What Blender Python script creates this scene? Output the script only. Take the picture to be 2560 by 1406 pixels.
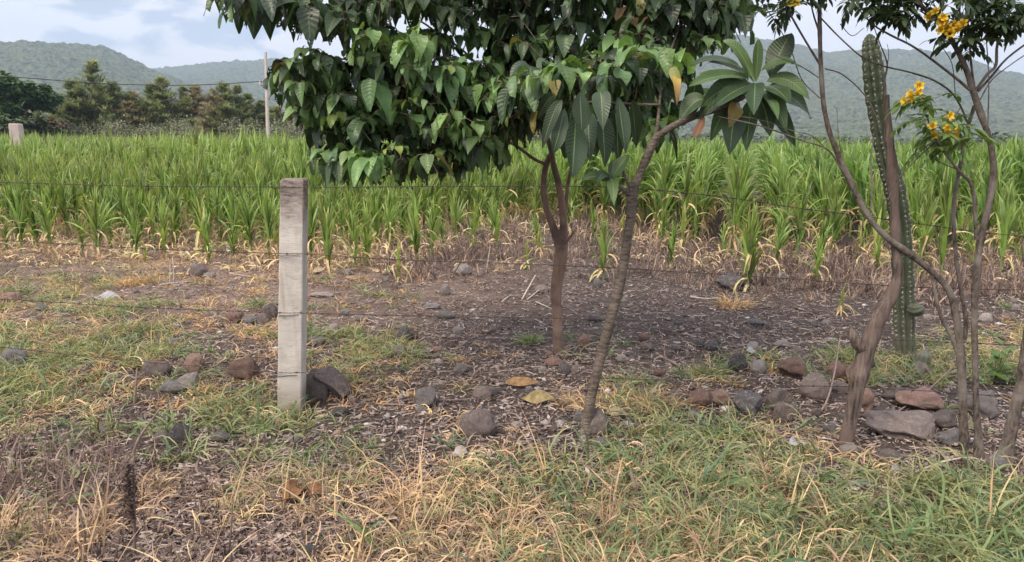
import bpy, bmesh, math, random
import numpy as np
from mathutils import Vector, Matrix, noise as mnoise
for o in list(bpy.data.objects): bpy.data.objects.remove(o)
SC = bpy.context.scene; COL = SC.collection
R = math.radians
rnd = random.Random(7); rng = np.random.default_rng(11)

# ------------------------------------------------------------------ camera
W, H, F = 2560.0, 1406.0, 1849.0
CAMZ = 1.57; PITCH = R(10.8); ROLL = R(0.55)
cd = bpy.data.cameras.new('camera'); cam = bpy.data.objects.new('camera', cd); COL.objects.link(cam)
CM = Matrix.Rotation(math.pi/2-PITCH, 3, 'X') @ Matrix.Rotation(ROLL, 3, 'Z')
cam.matrix_world = Matrix.Translation((0, 0, CAMZ)) @ CM.to_4x4()
cd.sensor_width = 36; cd.lens = 36*F/W; cd.clip_start = 0.05; cd.clip_end = 20000
SC.camera = cam
CMN = np.array(CM); ORG = np.array([0, 0, CAMZ])
# ------------------------------------------------------------------ sky, sun, exposure
SUN_EL, SUN_AZ = R(50), R(222)      # azimuth of the sun, clockwise from +Y: behind the camera, to the left
SC.view_settings.view_transform = 'Standard'; SC.view_settings.look = 'None'
SC.view_settings.exposure = 0.60; SC.view_settings.gamma = 1
wd = bpy.data.worlds.new('World'); SC.world = wd; wd.use_nodes = True
nt = wd.node_tree; nt.nodes.clear()
def N(nt, t, **k):
    n = nt.nodes.new(t)
    for a, b in k.items():
        if a.startswith('i_'):
            key = a[2:].replace('_', ' ')
            n.inputs[int(key) if key.isdigit() else key].default_value = b
        else: setattr(n, a, b)
    return n
def L(nt, a, b): nt.links.new(a, b)
def ramp(nt, fac, stops, interp='LINEAR'):
    r = nt.nodes.new('ShaderNodeValToRGB'); r.color_ramp.interpolation = interp
    e = r.color_ramp.elements
    while len(e) < len(stops): e.new(0.5)
    for i, (p, c) in enumerate(stops):
        e[i].position = p; e[i].color = (c, c, c, 1) if isinstance(c, (int, float)) else (*c, 1)
    L(nt, fac, r.inputs[0]); return r.outputs[0]
def math_n(nt, op, a, b=None, c=None):
    n = nt.nodes.new('ShaderNodeMath'); n.operation = op
    for i, x in enumerate((a, b, c)):
        if x is None: continue
        if isinstance(x, (int, float)): n.inputs[i].default_value = x
        else: L(nt, x, n.inputs[i])
    return n.outputs[0]
def mixc(nt, fac, a, b, blend='MIX'):
    n = nt.nodes.new('ShaderNodeMix'); n.data_type = 'RGBA'; n.blend_type = blend
    for i, x in ((0, fac), (6, a), (7, b)):
        if isinstance(x, (int, float)): n.inputs[i].default_value = x
        elif isinstance(x, tuple): n.inputs[i].default_value = (*x, 1)
        else: L(nt, x, n.inputs[i])
    return n.outputs[2]
sky = N(nt, 'ShaderNodeTexSky', sky_type='NISHITA', sun_disc=False, sun_elevation=SUN_EL, sun_rotation=SUN_AZ, dust_density=1.5)
bg1 = N(nt, 'ShaderNodeBackground', i_Strength=0.12); L(nt, sky.outputs[0], bg1.inputs[0])
tc = N(nt, 'ShaderNodeTexCoord'); sep = N(nt, 'ShaderNodeSeparateXYZ'); L(nt, tc.outputs['Generated'], sep.inputs[0])
mp = N(nt, 'ShaderNodeMapping', i_Scale=(1, 1, 3.2)); L(nt, tc.outputs['Generated'], mp.inputs[0])
n1 = N(nt, 'ShaderNodeTexNoise', i_Scale=5.0, i_Detail=7.0, i_Roughness=0.55); L(nt, mp.outputs[0], n1.inputs[0])
n2 = N(nt, 'ShaderNodeTexNoise', i_Scale=2.2, i_Detail=4.0); L(nt, mp.outputs[0], n2.inputs[0])
# small grey-blue cumulus over the left ridge: direction band times noise
def bump1(nt, x, c, w):
    d = math_n(nt, 'DIVIDE', math_n(nt, 'SUBTRACT', x, c), w)
    return math_n(nt, 'SUBTRACT', 1.0, math_n(nt, 'MULTIPLY', d, d))
mp3 = N(nt, 'ShaderNodeMapping', i_Scale=(1, 1, 2.0)); L(nt, tc.outputs['Generated'], mp3.inputs[0])
n3 = N(nt, 'ShaderNodeTexNoise', i_Scale=11.0, i_Detail=6.0, i_Roughness=0.5, i_Distortion=0.3); L(nt, mp3.outputs[0], n3.inputs[0])
az = math_n(nt, 'DIVIDE', sep.outputs[0], sep.outputs[1])
band = math_n(nt, 'MINIMUM', bump1(nt, az, -0.44, 0.22), bump1(nt, sep.outputs[2], 0.125, 0.036))
front = math_n(nt, 'GREATER_THAN', sep.outputs[1], 0.0)
cumul = ramp(nt, math_n(nt, 'MULTIPLY', front, math_n(nt, 'ADD', n3.outputs[0], math_n(nt, 'MULTIPLY', math_n(nt, 'MAXIMUM', band, -1.0), 0.20))), [(0.61, 0.0), (0.70, 1.0)])
cloudc = mixc(nt, ramp(nt, n2.outputs[0], [(0.35, 0.0), (0.65, 1.0)]), (0.61, 0.645, 0.73), (0.70, 0.68, 0.735))
cloudc = mixc(nt, cumul, cloudc, (0.38, 0.45, 0.58))
zen = ramp(nt, sep.outputs[2], [(0.0, 1.15), (0.16, 1.08), (0.36, 1.2), (1.0, 1.9)])
bg2 = N(nt, 'ShaderNodeBackground'); L(nt, cloudc, bg2.inputs[0]); L(nt, zen, bg2.inputs[1])
fac = ramp(nt, n1.outputs[0], [(0.35, 0.92), (0.60, 0.99)])
mx = N(nt, 'ShaderNodeMixShader'); L(nt, fac, mx.inputs[0]); L(nt, bg1.outputs[0], mx.inputs[1]); L(nt, bg2.outputs[0], mx.inputs[2])
wo = N(nt, 'ShaderNodeOutputWorld'); L(nt, mx.outputs[0], wo.inputs[0])
sl = bpy.data.lights.new('sun', 'SUN'); sl.energy = 2.5; sl.angle = R(22); sl.color = (1.0, 0.86, 0.70)
so = bpy.data.objects.new('sun', sl); COL.objects.link(so)
sd = Vector((math.sin(SUN_AZ)*math.cos(SUN_EL), math.cos(SUN_AZ)*math.cos(SUN_EL), math.sin(SUN_EL)))
so.rotation_euler = sd.to_track_quat('Z', 'Y').to_euler()
SC.cycles.max_bounces = 7; SC.cycles.transparent_max_bounces = 12; SC.cycles.volume_bounces = 0
SC.cycles.diffuse_bounces = 4; SC.cycles.glossy_bounces = 2; SC.cycles.transmission_bounces = 3
SC.cycles.use_adaptive_sampling = True; SC.cycles.adaptive_threshold = 0.02

# ------------------------------------------------------------------ numbers
def vnoise(x, y, seed=0):
    x = np.asarray(x, float); y = np.asarray(y, float)
    xi = np.floor(x).astype(np.int64); yi = np.floor(y).astype(np.int64)
    fx = x-xi; fy = y-yi; fx = fx*fx*(3-2*fx); fy = fy*fy*(3-2*fy)
    def h(a, b):
        n = (a*374761393+b*668265263+seed*974634777) & 0xffffffff
        n = ((n ^ (n >> 13))*1274126177) & 0xffffffff
        return ((n ^ (n >> 16)) & 0xffff)/65535.0
    return (h(xi, yi)*(1-fx)+h(xi+1, yi)*fx)*(1-fy)+(h(xi, yi+1)*(1-fx)+h(xi+1, yi+1)*fx)*fy
def fbm(x, y, o=4, seed=0, g=0.5):
    s = 0; a = 1; t = 0
    for i in range(o):
        s = s+a*vnoise(x*2**i+i*17.3, y*2**i-i*9.1, seed+i); t += a; a *= g
    return s/t-0.5
def hz(x, y):
    x = np.asarray(x, float); y = np.asarray(y, float)
    near = np.clip((60-np.hypot(x, y))/40, 0, 1)
    z = near*(fbm(x*0.5, y*0.5, 3, 3)*0.10+fbm(x*2.2, y*2.2, 3, 9)*0.045)
    field = np.clip((y-8)/3, 0, 1)*near
    return z+field*0.02*np.sin((x-0.3*y)*2*math.pi/0.62)
def hz1(x, y): return float(hz(x, y))
def ray(px, py):
    d = np.array([(px-W/2)/F, -(py-H/2)/F, -1.0]); return CMN @ d
def P(px, py, Y):
    d = ray(px, py); return ORG+d*(Y/d[1])
def G(px, py):
    d = ray(px, py); z = 0.0
    for _ in range(5):
        t = (z-CAMZ)/d[2]; p = ORG+d*t; z = hz1(p[0], p[1])
    return np.array([p[0], p[1], z])
def Gv(px, py):
    d = np.stack([(px-W/2)/F, -(py-H/2)/F, -np.ones_like(px)], -1) @ CMN.T
    z = np.zeros_like(px)
    for _ in range(4):
        t = (z-CAMZ)/d[:, 2]; p = ORG+d*t[:, None]; z = hz(p[:, 0], p[:, 1])
    return np.stack([p[:, 0], p[:, 1], z], -1)
def proj(p):
    q = (p-ORG) @ CMN; return W/2+F*q[..., 0]/-q[..., 2], H/2-F*q[..., 1]/-q[..., 2]

# ------------------------------------------------------------------ mesh building
class MB:
    def __init__(s): s.V = []; s.Fa = []; s.C = []; s.U = []; s.n = 0
    def add(s, v, f, c=(.5, .5, .5), u=None):
        v = np.asarray(v, float).reshape(-1, 3); m = len(v)
        c = np.asarray(c, float)
        if c.ndim == 1: c = np.broadcast_to(c, (m, 3))
        s.V.append(v); s.Fa.append(np.asarray(f, np.int64)+s.n)
        s.C.append(c.reshape(-1, 3)); s.U.append(np.zeros((m, 3)) if u is None else np.asarray(u, float).reshape(-1, 3)); s.n += m
    def merge(s, o):
        for v, c, u in zip(o.V, o.C, o.U): s.V.append(v); s.C.append(c); s.U.append(u)
        for f in o.Fa: s.Fa.append(f+s.n)
        s.n += o.n
    def arrays(s): return np.concatenate(s.V), s.Fa, np.concatenate(s.C), np.concatenate(s.U)
    def mesh(s, name, mat, smooth=True):
        v, fa, c, u = s.arrays(); me = bpy.data.meshes.new(name)
        loops = np.concatenate([f.ravel() for f in fa]).astype(np.int32)
        tot = np.concatenate([np.full(len(f), f.shape[1]) for f in fa]).astype(np.int32)
        st = np.concatenate([[0], np.cumsum(tot)[:-1]]).astype(np.int32)
        me.vertices.add(len(v)); me.vertices.foreach_set('co', v.astype(np.float32).ravel())
        me.loops.add(len(loops)); me.loops.foreach_set('vertex_index', loops)
        me.polygons.add(len(tot)); me.polygons.foreach_set('loop_start', st); me.polygons.foreach_set('loop_total', tot)
        me.polygons.foreach_set('use_smooth', np.full(len(tot), smooth))
        a = me.attributes.new('Col', 'FLOAT_COLOR', 'POINT'); a.data.foreach_set('color', np.c_[c, np.ones(len(c))].astype(np.float32).ravel())
        if any(x.any() for x in s.U):
            b = me.attributes.new('leafc', 'FLOAT_VECTOR', 'POINT'); b.data.foreach_set('vector', u.astype(np.float32).ravel())
        me.update(calc_edges=True); me.materials.append(mat); return me
    def build(s, name, mat, parent=None, smooth=True):
        o = bpy.data.objects.new(name, s.mesh(name, mat, smooth)); COL.objects.link(o)
        if parent is not None:
            o.parent = parent; o.matrix_parent_inverse = Matrix.Translation(-Vector(parent.location)) if parent.location.length else Matrix()
        return o
def tag(o, label=None, cat=None, group=None, kind=None):
    for k, v in (('label', label), ('category', cat), ('group', group), ('kind', kind)):
        if v: o[k] = v
    return o
def empty(name, loc, label, cat, group=None):
    o = bpy.data.objects.new(name, None); COL.objects.link(o); o.location = loc; o.empty_display_size = .1
    return tag(o, label, cat, group)
def link_copy(src, loc, rz=0.0, sc=1.0, label=None, tilt=0.0):
    c = src.copy(); COL.objects.link(c); c.location = loc; c.rotation_euler = (tilt, 0, rz); c.scale = (sc, sc, sc) if not hasattr(sc, '__len__') else sc
    if label: c['label'] = label
    for ch in list(src.children):
        d = ch.copy(); COL.objects.link(d); d.parent = c
    return c
def quads_grid(n, rows, cols):
    i = np.arange(rows-1)[:, None]*cols+np.arange(cols-1)[None]
    q = np.stack([i, i+1, i+cols+1, i+cols], -1).reshape(-1, 4)
    return (q[None]+(np.arange(n)*rows*cols)[:, None, None]).reshape(-1, 4)
def arc(base, az, el0, el1, Ln, S, daz=0.0, p=1.0):
    """n curved paths: azimuth az, elevation from el0 to el1 along the length."""
    n = len(base); t = (np.arange(S)+.5)/S
    el = el0[:, None]+(el1-el0)[:, None]*t[None]**p
    a = az[:, None]+(daz[:, None] if hasattr(daz, '__len__') else daz)*t[None]
    d = np.stack([np.cos(el)*np.cos(a), np.cos(el)*np.sin(a), np.sin(el)], -1)*(Ln/S)[:, None, None]
    pts = np.concatenate([base[:, None], base[:, None]+np.cumsum(d, 1)], 1)
    return pts
def strips(mb, pts, wid, col, twist=None, fold=0.0, across=2, wave=0.0, tint=None, seed=None):
    """ribbons along pts (n,S+1,3), half widths wid (n,S+1), colour (n,3) or (n,S+1,3)"""
    n, m, _ = pts.shape
    tan = np.gradient(pts, axis=1); tan /= np.linalg.norm(tan, axis=2, keepdims=True)+1e-9
    h = tan[:, 0].copy(); h = h+0  # side from the initial direction, horizontal
    az = np.arctan2(pts[:, -1, 1]-pts[:, 0, 1], pts[:, -1, 0]-pts[:, 0, 0])
    side = np.stack([-np.sin(az), np.cos(az), np.zeros(n)], -1)[:, None].repeat(m, 1)
    side = side-tan*(side*tan).sum(-1, keepdims=True); side /= np.linalg.norm(side, axis=2, keepdims=True)+1e-9
    nor = np.cross(tan, side)
    if twist is not None:
        tw = twist if twist.ndim == 2 else twist[:, None]
        tw = tw[..., None]
        side, nor = side*np.cos(tw)+nor*np.sin(tw), nor*np.cos(tw)-side*np.sin(tw)
    t = np.linspace(0, 1, m)[None, :, None]
    if col.ndim == 2: col = col[:, None].repeat(m, 1)
    rr = rng.random((n, 1))
    if across == 2:
        v = np.stack([pts-side*wid[..., None], pts+side*wid[..., None]], 2)
        s = np.array([-1., 1.])
    else:
        wv = wave*np.sin(np.linspace(0, 1, m)[None]*(9+6*rr)+rr*20)[..., None]*wid[..., None]
        up = nor*wid[..., None]*fold
        v = np.stack([pts-side*wid[..., None]+up+nor*wv, pts, pts+side*wid[..., None]+up-nor*wv], 2)
        s = np.array([-1., 0., 1.])
    k = len(s)
    c = col[:, :, None].repeat(k, 2)
    u = np.zeros((n, m, k, 3)); u[..., 0] = t; u[..., 1] = s; u[..., 2] = rr[:, :, None]
    mb.add(v, quads_grid(n, m, k), c.reshape(-1, 3), u)
def catmull(pts, rad, k=5):
    pts = np.asarray(pts, float); rad = np.asarray(rad, float)
    p = np.vstack([2*pts[0]-pts[1], pts, 2*pts[-1]-pts[-2]]); out = []; ro = []
    for i in range(len(pts)-1):
        a, b, c, d = p[i:i+4]
        for j in range(k):
            t = j/k
            out.append(.5*((2*b)+(-a+c)*t+(2*a-5*b+4*c-d)*t*t+(-a+3*b-3*c+d)*t**3)); ro.append(rad[i]*(1-t)+rad[i+1]*t)
    out.append(pts[-1]); ro.append(rad[-1]); return np.array(out), np.array(ro)
def tube(mb, pts, rad, seg=8, col=(.3, .2, .15), k=5, lump=0.0, knots=0.0, ribs=0, ribd=0.0, cap=True):
    pts, rad = catmull(pts, rad, k) if k > 1 else (np.asarray(pts, float), np.asarray(rad, float))
    m = len(pts); tan = np.gradient(pts, axis=0); tan /= np.linalg.norm(tan, axis=1, keepdims=True)+1e-9
    ref = np.array([0, 1., 0.]) if abs(tan[0][1]) < .9 else np.array([1., 0, 0]); A = []
    s = np.cross(ref, tan[0]); s /= np.linalg.norm(s)
    for i in range(m):
        s = s-tan[i]*(s@tan[i]); s /= np.linalg.norm(s)+1e-9; A.append(s.copy())
    A = np.array(A); B = np.cross(tan, A); th = np.arange(seg)*2*math.pi/seg
    rr = rad[:, None]*np.ones((1, seg))
    if lump:
        ln = np.concatenate([[0], np.cumsum(np.linalg.norm(np.diff(pts, axis=0), axis=1))])
        sd = int(rng.integers(0, 999))
        rr = rr*(1+lump*2*fbm(ln[:, None]*18+0*th[None], np.cos(th)[None]*1.3+np.sin(th)[None]*2.1+5+0*ln[:, None], 3, sd))
        if knots: rr = rr*(1+knots*np.clip(vnoise(ln*9, ln*0+sd, sd)-.72, 0, 1)[:, None]*2)
    if ribs: rr = rr*(1+ribd*(np.abs(np.cos(th*ribs/2))[None]*2-1))
    v = pts[:, None]+A[:, None]*(np.cos(th)[None, :, None]*rr[..., None])+B[:, None]*(np.sin(th)[None, :, None]*rr[..., None])
    i = np.arange(m-1)[:, None]*seg; j = np.arange(seg)[None]; j2 = (np.arange(seg)+1)[None] % seg
    q = np.stack([i+j, i+j2, i+seg+j2, i+seg+j], -1).reshape(-1, 4)
    c = np.asarray(col, float)
    mb.add(v, q, c)
    if cap:
        for e, row in ((0, 0), (m-1, m-1)):
            mb.add(np.vstack([v[row], pts[e][None]]), np.array([[jj, (jj+1) % seg, seg] for jj in range(seg)]), c)
def box(mb, lo, hi, col=(.5, .5, .5)):
    x0, y0, z0 = lo; x1, y1, z1 = hi
    v = np.array([[x0, y0, z0], [x1, y0, z0], [x1, y1, z0], [x0, y1, z0], [x0, y0, z1], [x1, y0, z1], [x1, y1, z1], [x0, y1, z1]])
    mb.add(v, np.array([[0, 3, 2, 1], [4, 5, 6, 7], [0, 1, 5, 4], [1, 2, 6, 5], [2, 3, 7, 6], [3, 0, 4, 7]]), col)

# ------------------------------------------------------------------ materials
def mat(name):
    m = bpy.data.materials.new(name); m.use_nodes = True; nt = m.node_tree
    return m, nt, nt.nodes['Principled BSDF'], nt.nodes['Material Output']
def attr(nt, n): return N(nt, 'ShaderNodeAttribute', attribute_name=n)
def leaf_mat(name, rough=.5, transl=.3, vein=0.0, mid=0.0, holes=0.0, spec=.4, nscale=25, nvar=.35, veins=26, tcol=(1.25, 1.3, .55)):
    m, nt, b, out = mat(name)
    c = attr(nt, 'Col').outputs['Color']
    no = N(nt, 'ShaderNodeTexNoise', i_Scale=float(nscale), i_Detail=3.0); geo = N(nt, 'ShaderNodeNewGeometry'); L(nt, geo.outputs['Position'], no.inputs[0])
    f = ramp(nt, no.outputs[0], [(.3, 1-nvar), (.7, 1+nvar*.6)])
    c = mixc(nt, 1.0, c, f, 'MULTIPLY')
    if vein or mid or holes:
        u = attr(nt, 'leafc').outputs['Vector']; sp = N(nt, 'ShaderNodeSeparateXYZ'); L(nt, u, sp.inputs[0])
        ab = math_n(nt, 'ABSOLUTE', sp.outputs[1])
        if mid:
            mf = math_n(nt, 'MULTIPLY', math_n(nt, 'LESS_THAN', ab, .055), mid); c = mixc(nt, mf, c, (.30, .40, .16))
        if vein:
            sw = math_n(nt, 'SINE', math_n(nt, 'MULTIPLY', math_n(nt, 'SUBTRACT', sp.outputs[0], math_n(nt, 'MULTIPLY', ab, .12)), veins*6.28))
            c = mixc(nt, math_n(nt, 'MULTIPLY', math_n(nt, 'GREATER_THAN', sw, .72), vein), c, (.16, .24, .10))
            bp = N(nt, 'ShaderNodeBump', i_Strength=.2, i_Distance=.003); L(nt, sw, bp.inputs['Height']); L(nt, bp.outputs[0], b.inputs['Normal'])
    L(nt, c, b.inputs['Base Color']); b.inputs['Roughness'].default_value = rough; b.inputs['Specular IOR Level'].default_value = spec
    sh = b.outputs[0]
    if transl:
        tr = N(nt, 'ShaderNodeBsdfTranslucent'); L(nt, mixc(nt, 1.0, c, tcol, 'MULTIPLY'), tr.inputs[0])
        mxs = N(nt, 'ShaderNodeMixShader', i_0=transl); L(nt, b.outputs[0], mxs.inputs[1]); L(nt, tr.outputs[0], mxs.inputs[2]); sh = mxs.outputs[0]
    if holes:
        vo = N(nt, 'ShaderNodeTexVoronoi', i_Scale=75.0); vadd = N(nt, 'ShaderNodeVectorMath', operation='ADD'); L(nt, geo.outputs['Position'], vadd.inputs[0])
        nn = N(nt, 'ShaderNodeTexNoise', i_Scale=60.0); L(nt, geo.outputs['Position'], nn.inputs[0]); vs = N(nt, 'ShaderNodeVectorMath', operation='SCALE', i_Scale=.012)
        L(nt, nn.outputs['Color'], vs.inputs[0]); L(nt, vs.outputs[0], vadd.inputs[1]); L(nt, vadd.outputs[0], vo.inputs[0])
        pn = N(nt, 'ShaderNodeTexNoise', i_Scale=9.0); L(nt, geo.outputs['Position'], pn.inputs[0])
        lim = math_n(nt, 'MULTIPLY', ramp(nt, pn.outputs[0], [(.48, 0.0), (.66, 1.0)]), math_n(nt, 'MULTIPLY', math_n(nt, 'GREATER_THAN', sp.outputs[2], .35), holes))
        hole = math_n(nt, 'LESS_THAN', vo.outputs['Distance'], lim)
        tp = N(nt, 'ShaderNodeBsdfTransparent'); m2 = N(nt, 'ShaderNodeMixShader'); L(nt, hole, m2.inputs[0]); L(nt, sh, m2.inputs[1]); L(nt, tp.outputs[0], m2.inputs[2]); sh = m2.outputs[0]
    L(nt, sh, out.inputs[0]); return m
def bark_mat(name, c1, c2, scale=30, stretch=(1, 1, .25), rough=.85, bump=.6, patch=None, bd=.006):
    m, nt, b, out = mat(name)
    tcn = N(nt, 'ShaderNodeNewGeometry'); mp = N(nt, 'ShaderNodeMapping', i_Scale=stretch); L(nt, tcn.outputs['Position'], mp.inputs[0])
    n1 = N(nt, 'ShaderNodeTexNoise', i_Scale=float(scale), i_Detail=8.0, i_Roughness=.65); L(nt, mp.outputs[0], n1.inputs[0])
    n2 = N(nt, 'ShaderNodeTexNoise', i_Scale=6.0, i_Detail=4.0); L(nt, tcn.outputs['Position'], n2.inputs[0])
    c = mixc(nt, ramp(nt, n1.outputs[0], [(.35, 0.), (.65, 1.)]), c1, c2)
    if patch: c = mixc(nt, ramp(nt, n2.outputs[0], [(.48, 0.), (.62, .85)]), c, patch)
    else: c = mixc(nt, ramp(nt, n2.outputs[0], [(.4, 0.), (.7, .5)]), c, tuple(x*.55 for x in c1))
    L(nt, c, b.inputs['Base Color']); b.inputs['Roughness'].default_value = rough; b.inputs['Specular IOR Level'].default_value = .2
    bp = N(nt, 'ShaderNodeBump', i_Strength=bump, i_Distance=bd); L(nt, n1.outputs[0], bp.inputs['Height']); L(nt, bp.outputs[0], b.inputs['Normal'])
    return m
def stone_mat(name, c1, c2, fleck=None):
    m, nt, b, out = mat(name)
    t = N(nt, 'ShaderNodeTexCoord'); oi = N(nt, 'ShaderNodeObjectInfo')
    va = N(nt, 'ShaderNodeVectorMath', operation='ADD'); L(nt, t.outputs['Object'], va.inputs[0]); L(nt, oi.outputs['Location'], va.inputs[1])
    n1 = N(nt, 'ShaderNodeTexNoise', i_Scale=14.0, i_Detail=8.0, i_Roughness=.7); L(nt, va.outputs[0], n1.inputs[0])
    n2 = N(nt, 'ShaderNodeTexNoise', i_Scale=90.0, i_Detail=3.0); L(nt, va.outputs[0], n2.inputs[0])
    c = mixc(nt, ramp(nt, n1.outputs[0], [(.35, 0.), (.65, 1.)]), c1, c2)
    c = mixc(nt, ramp(nt, n2.outputs[0], [(.3, .35), (.7, 0.)]), c, tuple(x*.45 for x in c1))
    g = N(nt, 'ShaderNodeNewGeometry'); gp = N(nt, 'ShaderNodeSeparateXYZ'); L(nt, g.outputs['Position'], gp.inputs[0])
    n4 = N(nt, 'ShaderNodeTexNoise', i_Scale=5.0, i_Detail=5.0); L(nt, va.outputs[0], n4.inputs[0])
    c = mixc(nt, ramp(nt, n4.outputs[0], [(.52, 0.), (.66, .6)]), c, fleck or (.30, .25, .21))
    hs = N(nt, 'ShaderNodeHueSaturation'); L(nt, c, hs.inputs['Color']); L(nt, math_n(nt, 'ADD', .72, math_n(nt, 'MULTIPLY', oi.outputs['Random'], .55)), hs.inputs['Value'])
    L(nt, hs.outputs[0], b.inputs['Base Color']); b.inputs['Roughness'].default_value = .88; b.inputs['Specular IOR Level'].default_value = .25
    bp = N(nt, 'ShaderNodeBump', i_Strength=.8, i_Distance=.012); L(nt, n2.outputs[0], bp.inputs['Height']); L(nt, bp.outputs[0], b.inputs['Normal'])
    return m
def plain(name, c, rough=.7, metal=0.0, nvar=.3, scale=40.0):
    m, nt, b, out = mat(name); g = N(nt, 'ShaderNodeNewGeometry')
    n1 = N(nt, 'ShaderNodeTexNoise', i_Scale=scale, i_Detail=5.0); L(nt, g.outputs['Position'], n1.inputs[0])
    L(nt, mixc(nt, ramp(nt, n1.outputs[0], [(.3, 0.), (.7, 1.)]), tuple(x*(1-nvar) for x in c), tuple(min(1, x*(1+nvar)) for x in c)), b.inputs['Base Color'])
    b.inputs['Roughness'].default_value = rough; b.inputs['Metallic'].default_value = metal; return m
M = dict(
    grass=leaf_mat('grass_blade', .55, .25, nscale=8, nvar=.25), straw=leaf_mat('straw', .8, .15, nscale=8, nvar=.3, spec=.15, tcol=(1, 1, 1)),
    corn=leaf_mat('corn_leaf', .45, .35, mid=.55, nscale=12, nvar=.25, spec=.45), cornfar=leaf_mat('corn_leaf_far', .5, .3, nscale=2, nvar=.25),
    corndry=leaf_mat('dry_corn_leaf', .8, .2, nscale=30, nvar=.3, spec=.15, tcol=(1, 1, .9)),
    leaf=leaf_mat('tree_leaf', .40, .25, vein=.10, mid=.25, holes=.42, nscale=7, nvar=.35, veins=9, spec=.45),
    bigleaf=leaf_mat('frangipani_leaf', .42, .25, vein=.05, mid=.4, holes=.12, nscale=9, nvar=.25, veins=16, spec=.45),
    small=leaf_mat('trumpet_leaf', .5, .3, nscale=12, nvar=.25), needle=leaf_mat('needles', .7, .45, nscale=1.2, nvar=.3, spec=.2, tcol=(1.08, 1.15, .72)), broad=leaf_mat('broad_leaf', .55, .2, nscale=1.5, nvar=.3),
    petal=leaf_mat('petal', .5, .3, nscale=60, nvar=.12, tcol=(1.1, .9, .4)),
    redbark=bark_mat('reddish_bark', (.19, .125, .095), (.285, .195, .148), 34, (1, 1, .3), bump=.8, patch=(.115, .08, .07)),
    greybark=bark_mat('grey_bark', (.075, .06, .05), (.24, .195, .155), 70, (.35, .35, 1.6), bump=1.0, bd=.012),
    brownbark=bark_mat('brown_bark', (.045, .037, .033), (.18, .145, .122), 60, (1, 1, .45), bump=1.0, patch=(.24, .21, .185), bd=.012),
    deadwood=bark_mat('dead_wood', (.035, .028, .025), (.22, .17, .145), 46, (1, 1, .12), bump=1.0, patch=(.15, .11, .095), bd=.012),
    twig=plain('twig', (.23, .17, .14), .85), palestick=plain('pale_stick', (.46, .39, .32), .85, nvar=.25), soilwood=plain('dark_stick', (.14, .10, .085), .9),
    wire=plain('rusty_wire', (.075, .055, .048), .6, .4, .5, 200.), cable=plain('black_cable', (.03, .03, .03), .6),
    insul=plain('insulator', (.55, .5, .47), .4), pale=plain('white_scrap', (.28, .285, .30), .6, nvar=.1), dleaf=leaf_mat('dead_leaf', .75, .15, vein=.3, nscale=30, nvar=.45, veins=9, spec=.2, tcol=(1, 1, 1)),
    grey=stone_mat('grey_stone', (.14, .132, .132), (.25, .235, .235)), purple=stone_mat('purplish_stone', (.15, .12, .112), (.25, .205, .19)),
    red=stone_mat('reddish_stone', (.22, .13, .105), (.31, .20, .165)), light=stone_mat('pale_stone', (.27, .235, .22), (.38, .34, .32), (.26, .19, .17)),
    dark=stone_mat('dark_stone', (.09, .085, .09), (.15, .14, .145)),
)
# concrete of the fence post
m, nt, b, out = mat('weathered_concrete'); M['concrete'] = m
g = N(nt, 'ShaderNodeNewGeometry'); sp = N(nt, 'ShaderNodeSeparateXYZ'); L(nt, g.outputs['Position'], sp.inputs[0])
n1 = N(nt, 'ShaderNodeTexNoise', i_Scale=9.0, i_Detail=8.0, i_Roughness=.65); L(nt, g.outputs['Position'], n1.inputs[0])
mp = N(nt, 'ShaderNodeMapping', i_Scale=(18, 18, 70)); L(nt, g.outputs['Position'], mp.inputs[0])
n2 = N(nt, 'ShaderNodeTexNoise', i_Scale=1.0, i_Detail=6.0, i_Roughness=.7, i_Distortion=.6); L(nt, mp.outputs[0], n2.inputs[0])
c = mixc(nt, ramp(nt, n1.outputs[0], [(.3, 0.), (.7, 1.)]), (.42, .385, .34), (.60, .56, .51))
c = mixc(nt, ramp(nt, n2.outputs[0], [(.28, .75), (.42, 0.)]), c, (.24, .19, .165))
top = math_n(nt, 'ADD', sp.outputs[2], math_n(nt, 'MULTIPLY', n1.outputs[0], .35))
c = mixc(nt, ramp(nt, top, [(.80, 0.), (.90, 1.)]), c, mixc(nt, ramp(nt, n2.outputs[0], [(.35, 0.), (.6, 1.)]), (.09, .07, .065), (.34, .29, .255)))
splash = math_n(nt, 'ADD', sp.outputs[2], math_n(nt, 'MULTIPLY', n1.outputs[0], -.35)); c = mixc(nt, ramp(nt, math_n(nt, 'ADD', splash, .3), [(.12, .75), (.30, 0.)]), c, (.20, .15, .12))
rs_ = N(nt, 'ShaderNodeMapping', i_Scale=(26, 26, 2.2)); L(nt, g.outputs['Position'], rs_.inputs[0]); n5 = N(nt, 'ShaderNodeTexNoise', i_Scale=1.0, i_Detail=4.0); L(nt, rs_.outputs[0], n5.inputs[0]); c = mixc(nt, ramp(nt, n5.outputs[0], [(.56, 0.), (.72, .4)]), c, (.30, .22, .17))
L(nt, c, b.inputs['Base Color']); b.inputs['Roughness'].default_value = .9; b.inputs['Specular IOR Level'].default_value = .2
top.node.inputs[0].default_value = 0
bp = N(nt, 'ShaderNodeBump', i_Strength=.45, i_Distance=.005); L(nt, n2.outputs[0], bp.inputs['Height']); L(nt, bp.outputs[0], b.inputs['Normal'])
mrange = top  # dark stain starts about one metre up
rn = [x for x in nt.nodes if x.type == 'VALTORGB'][-1]; 
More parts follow.
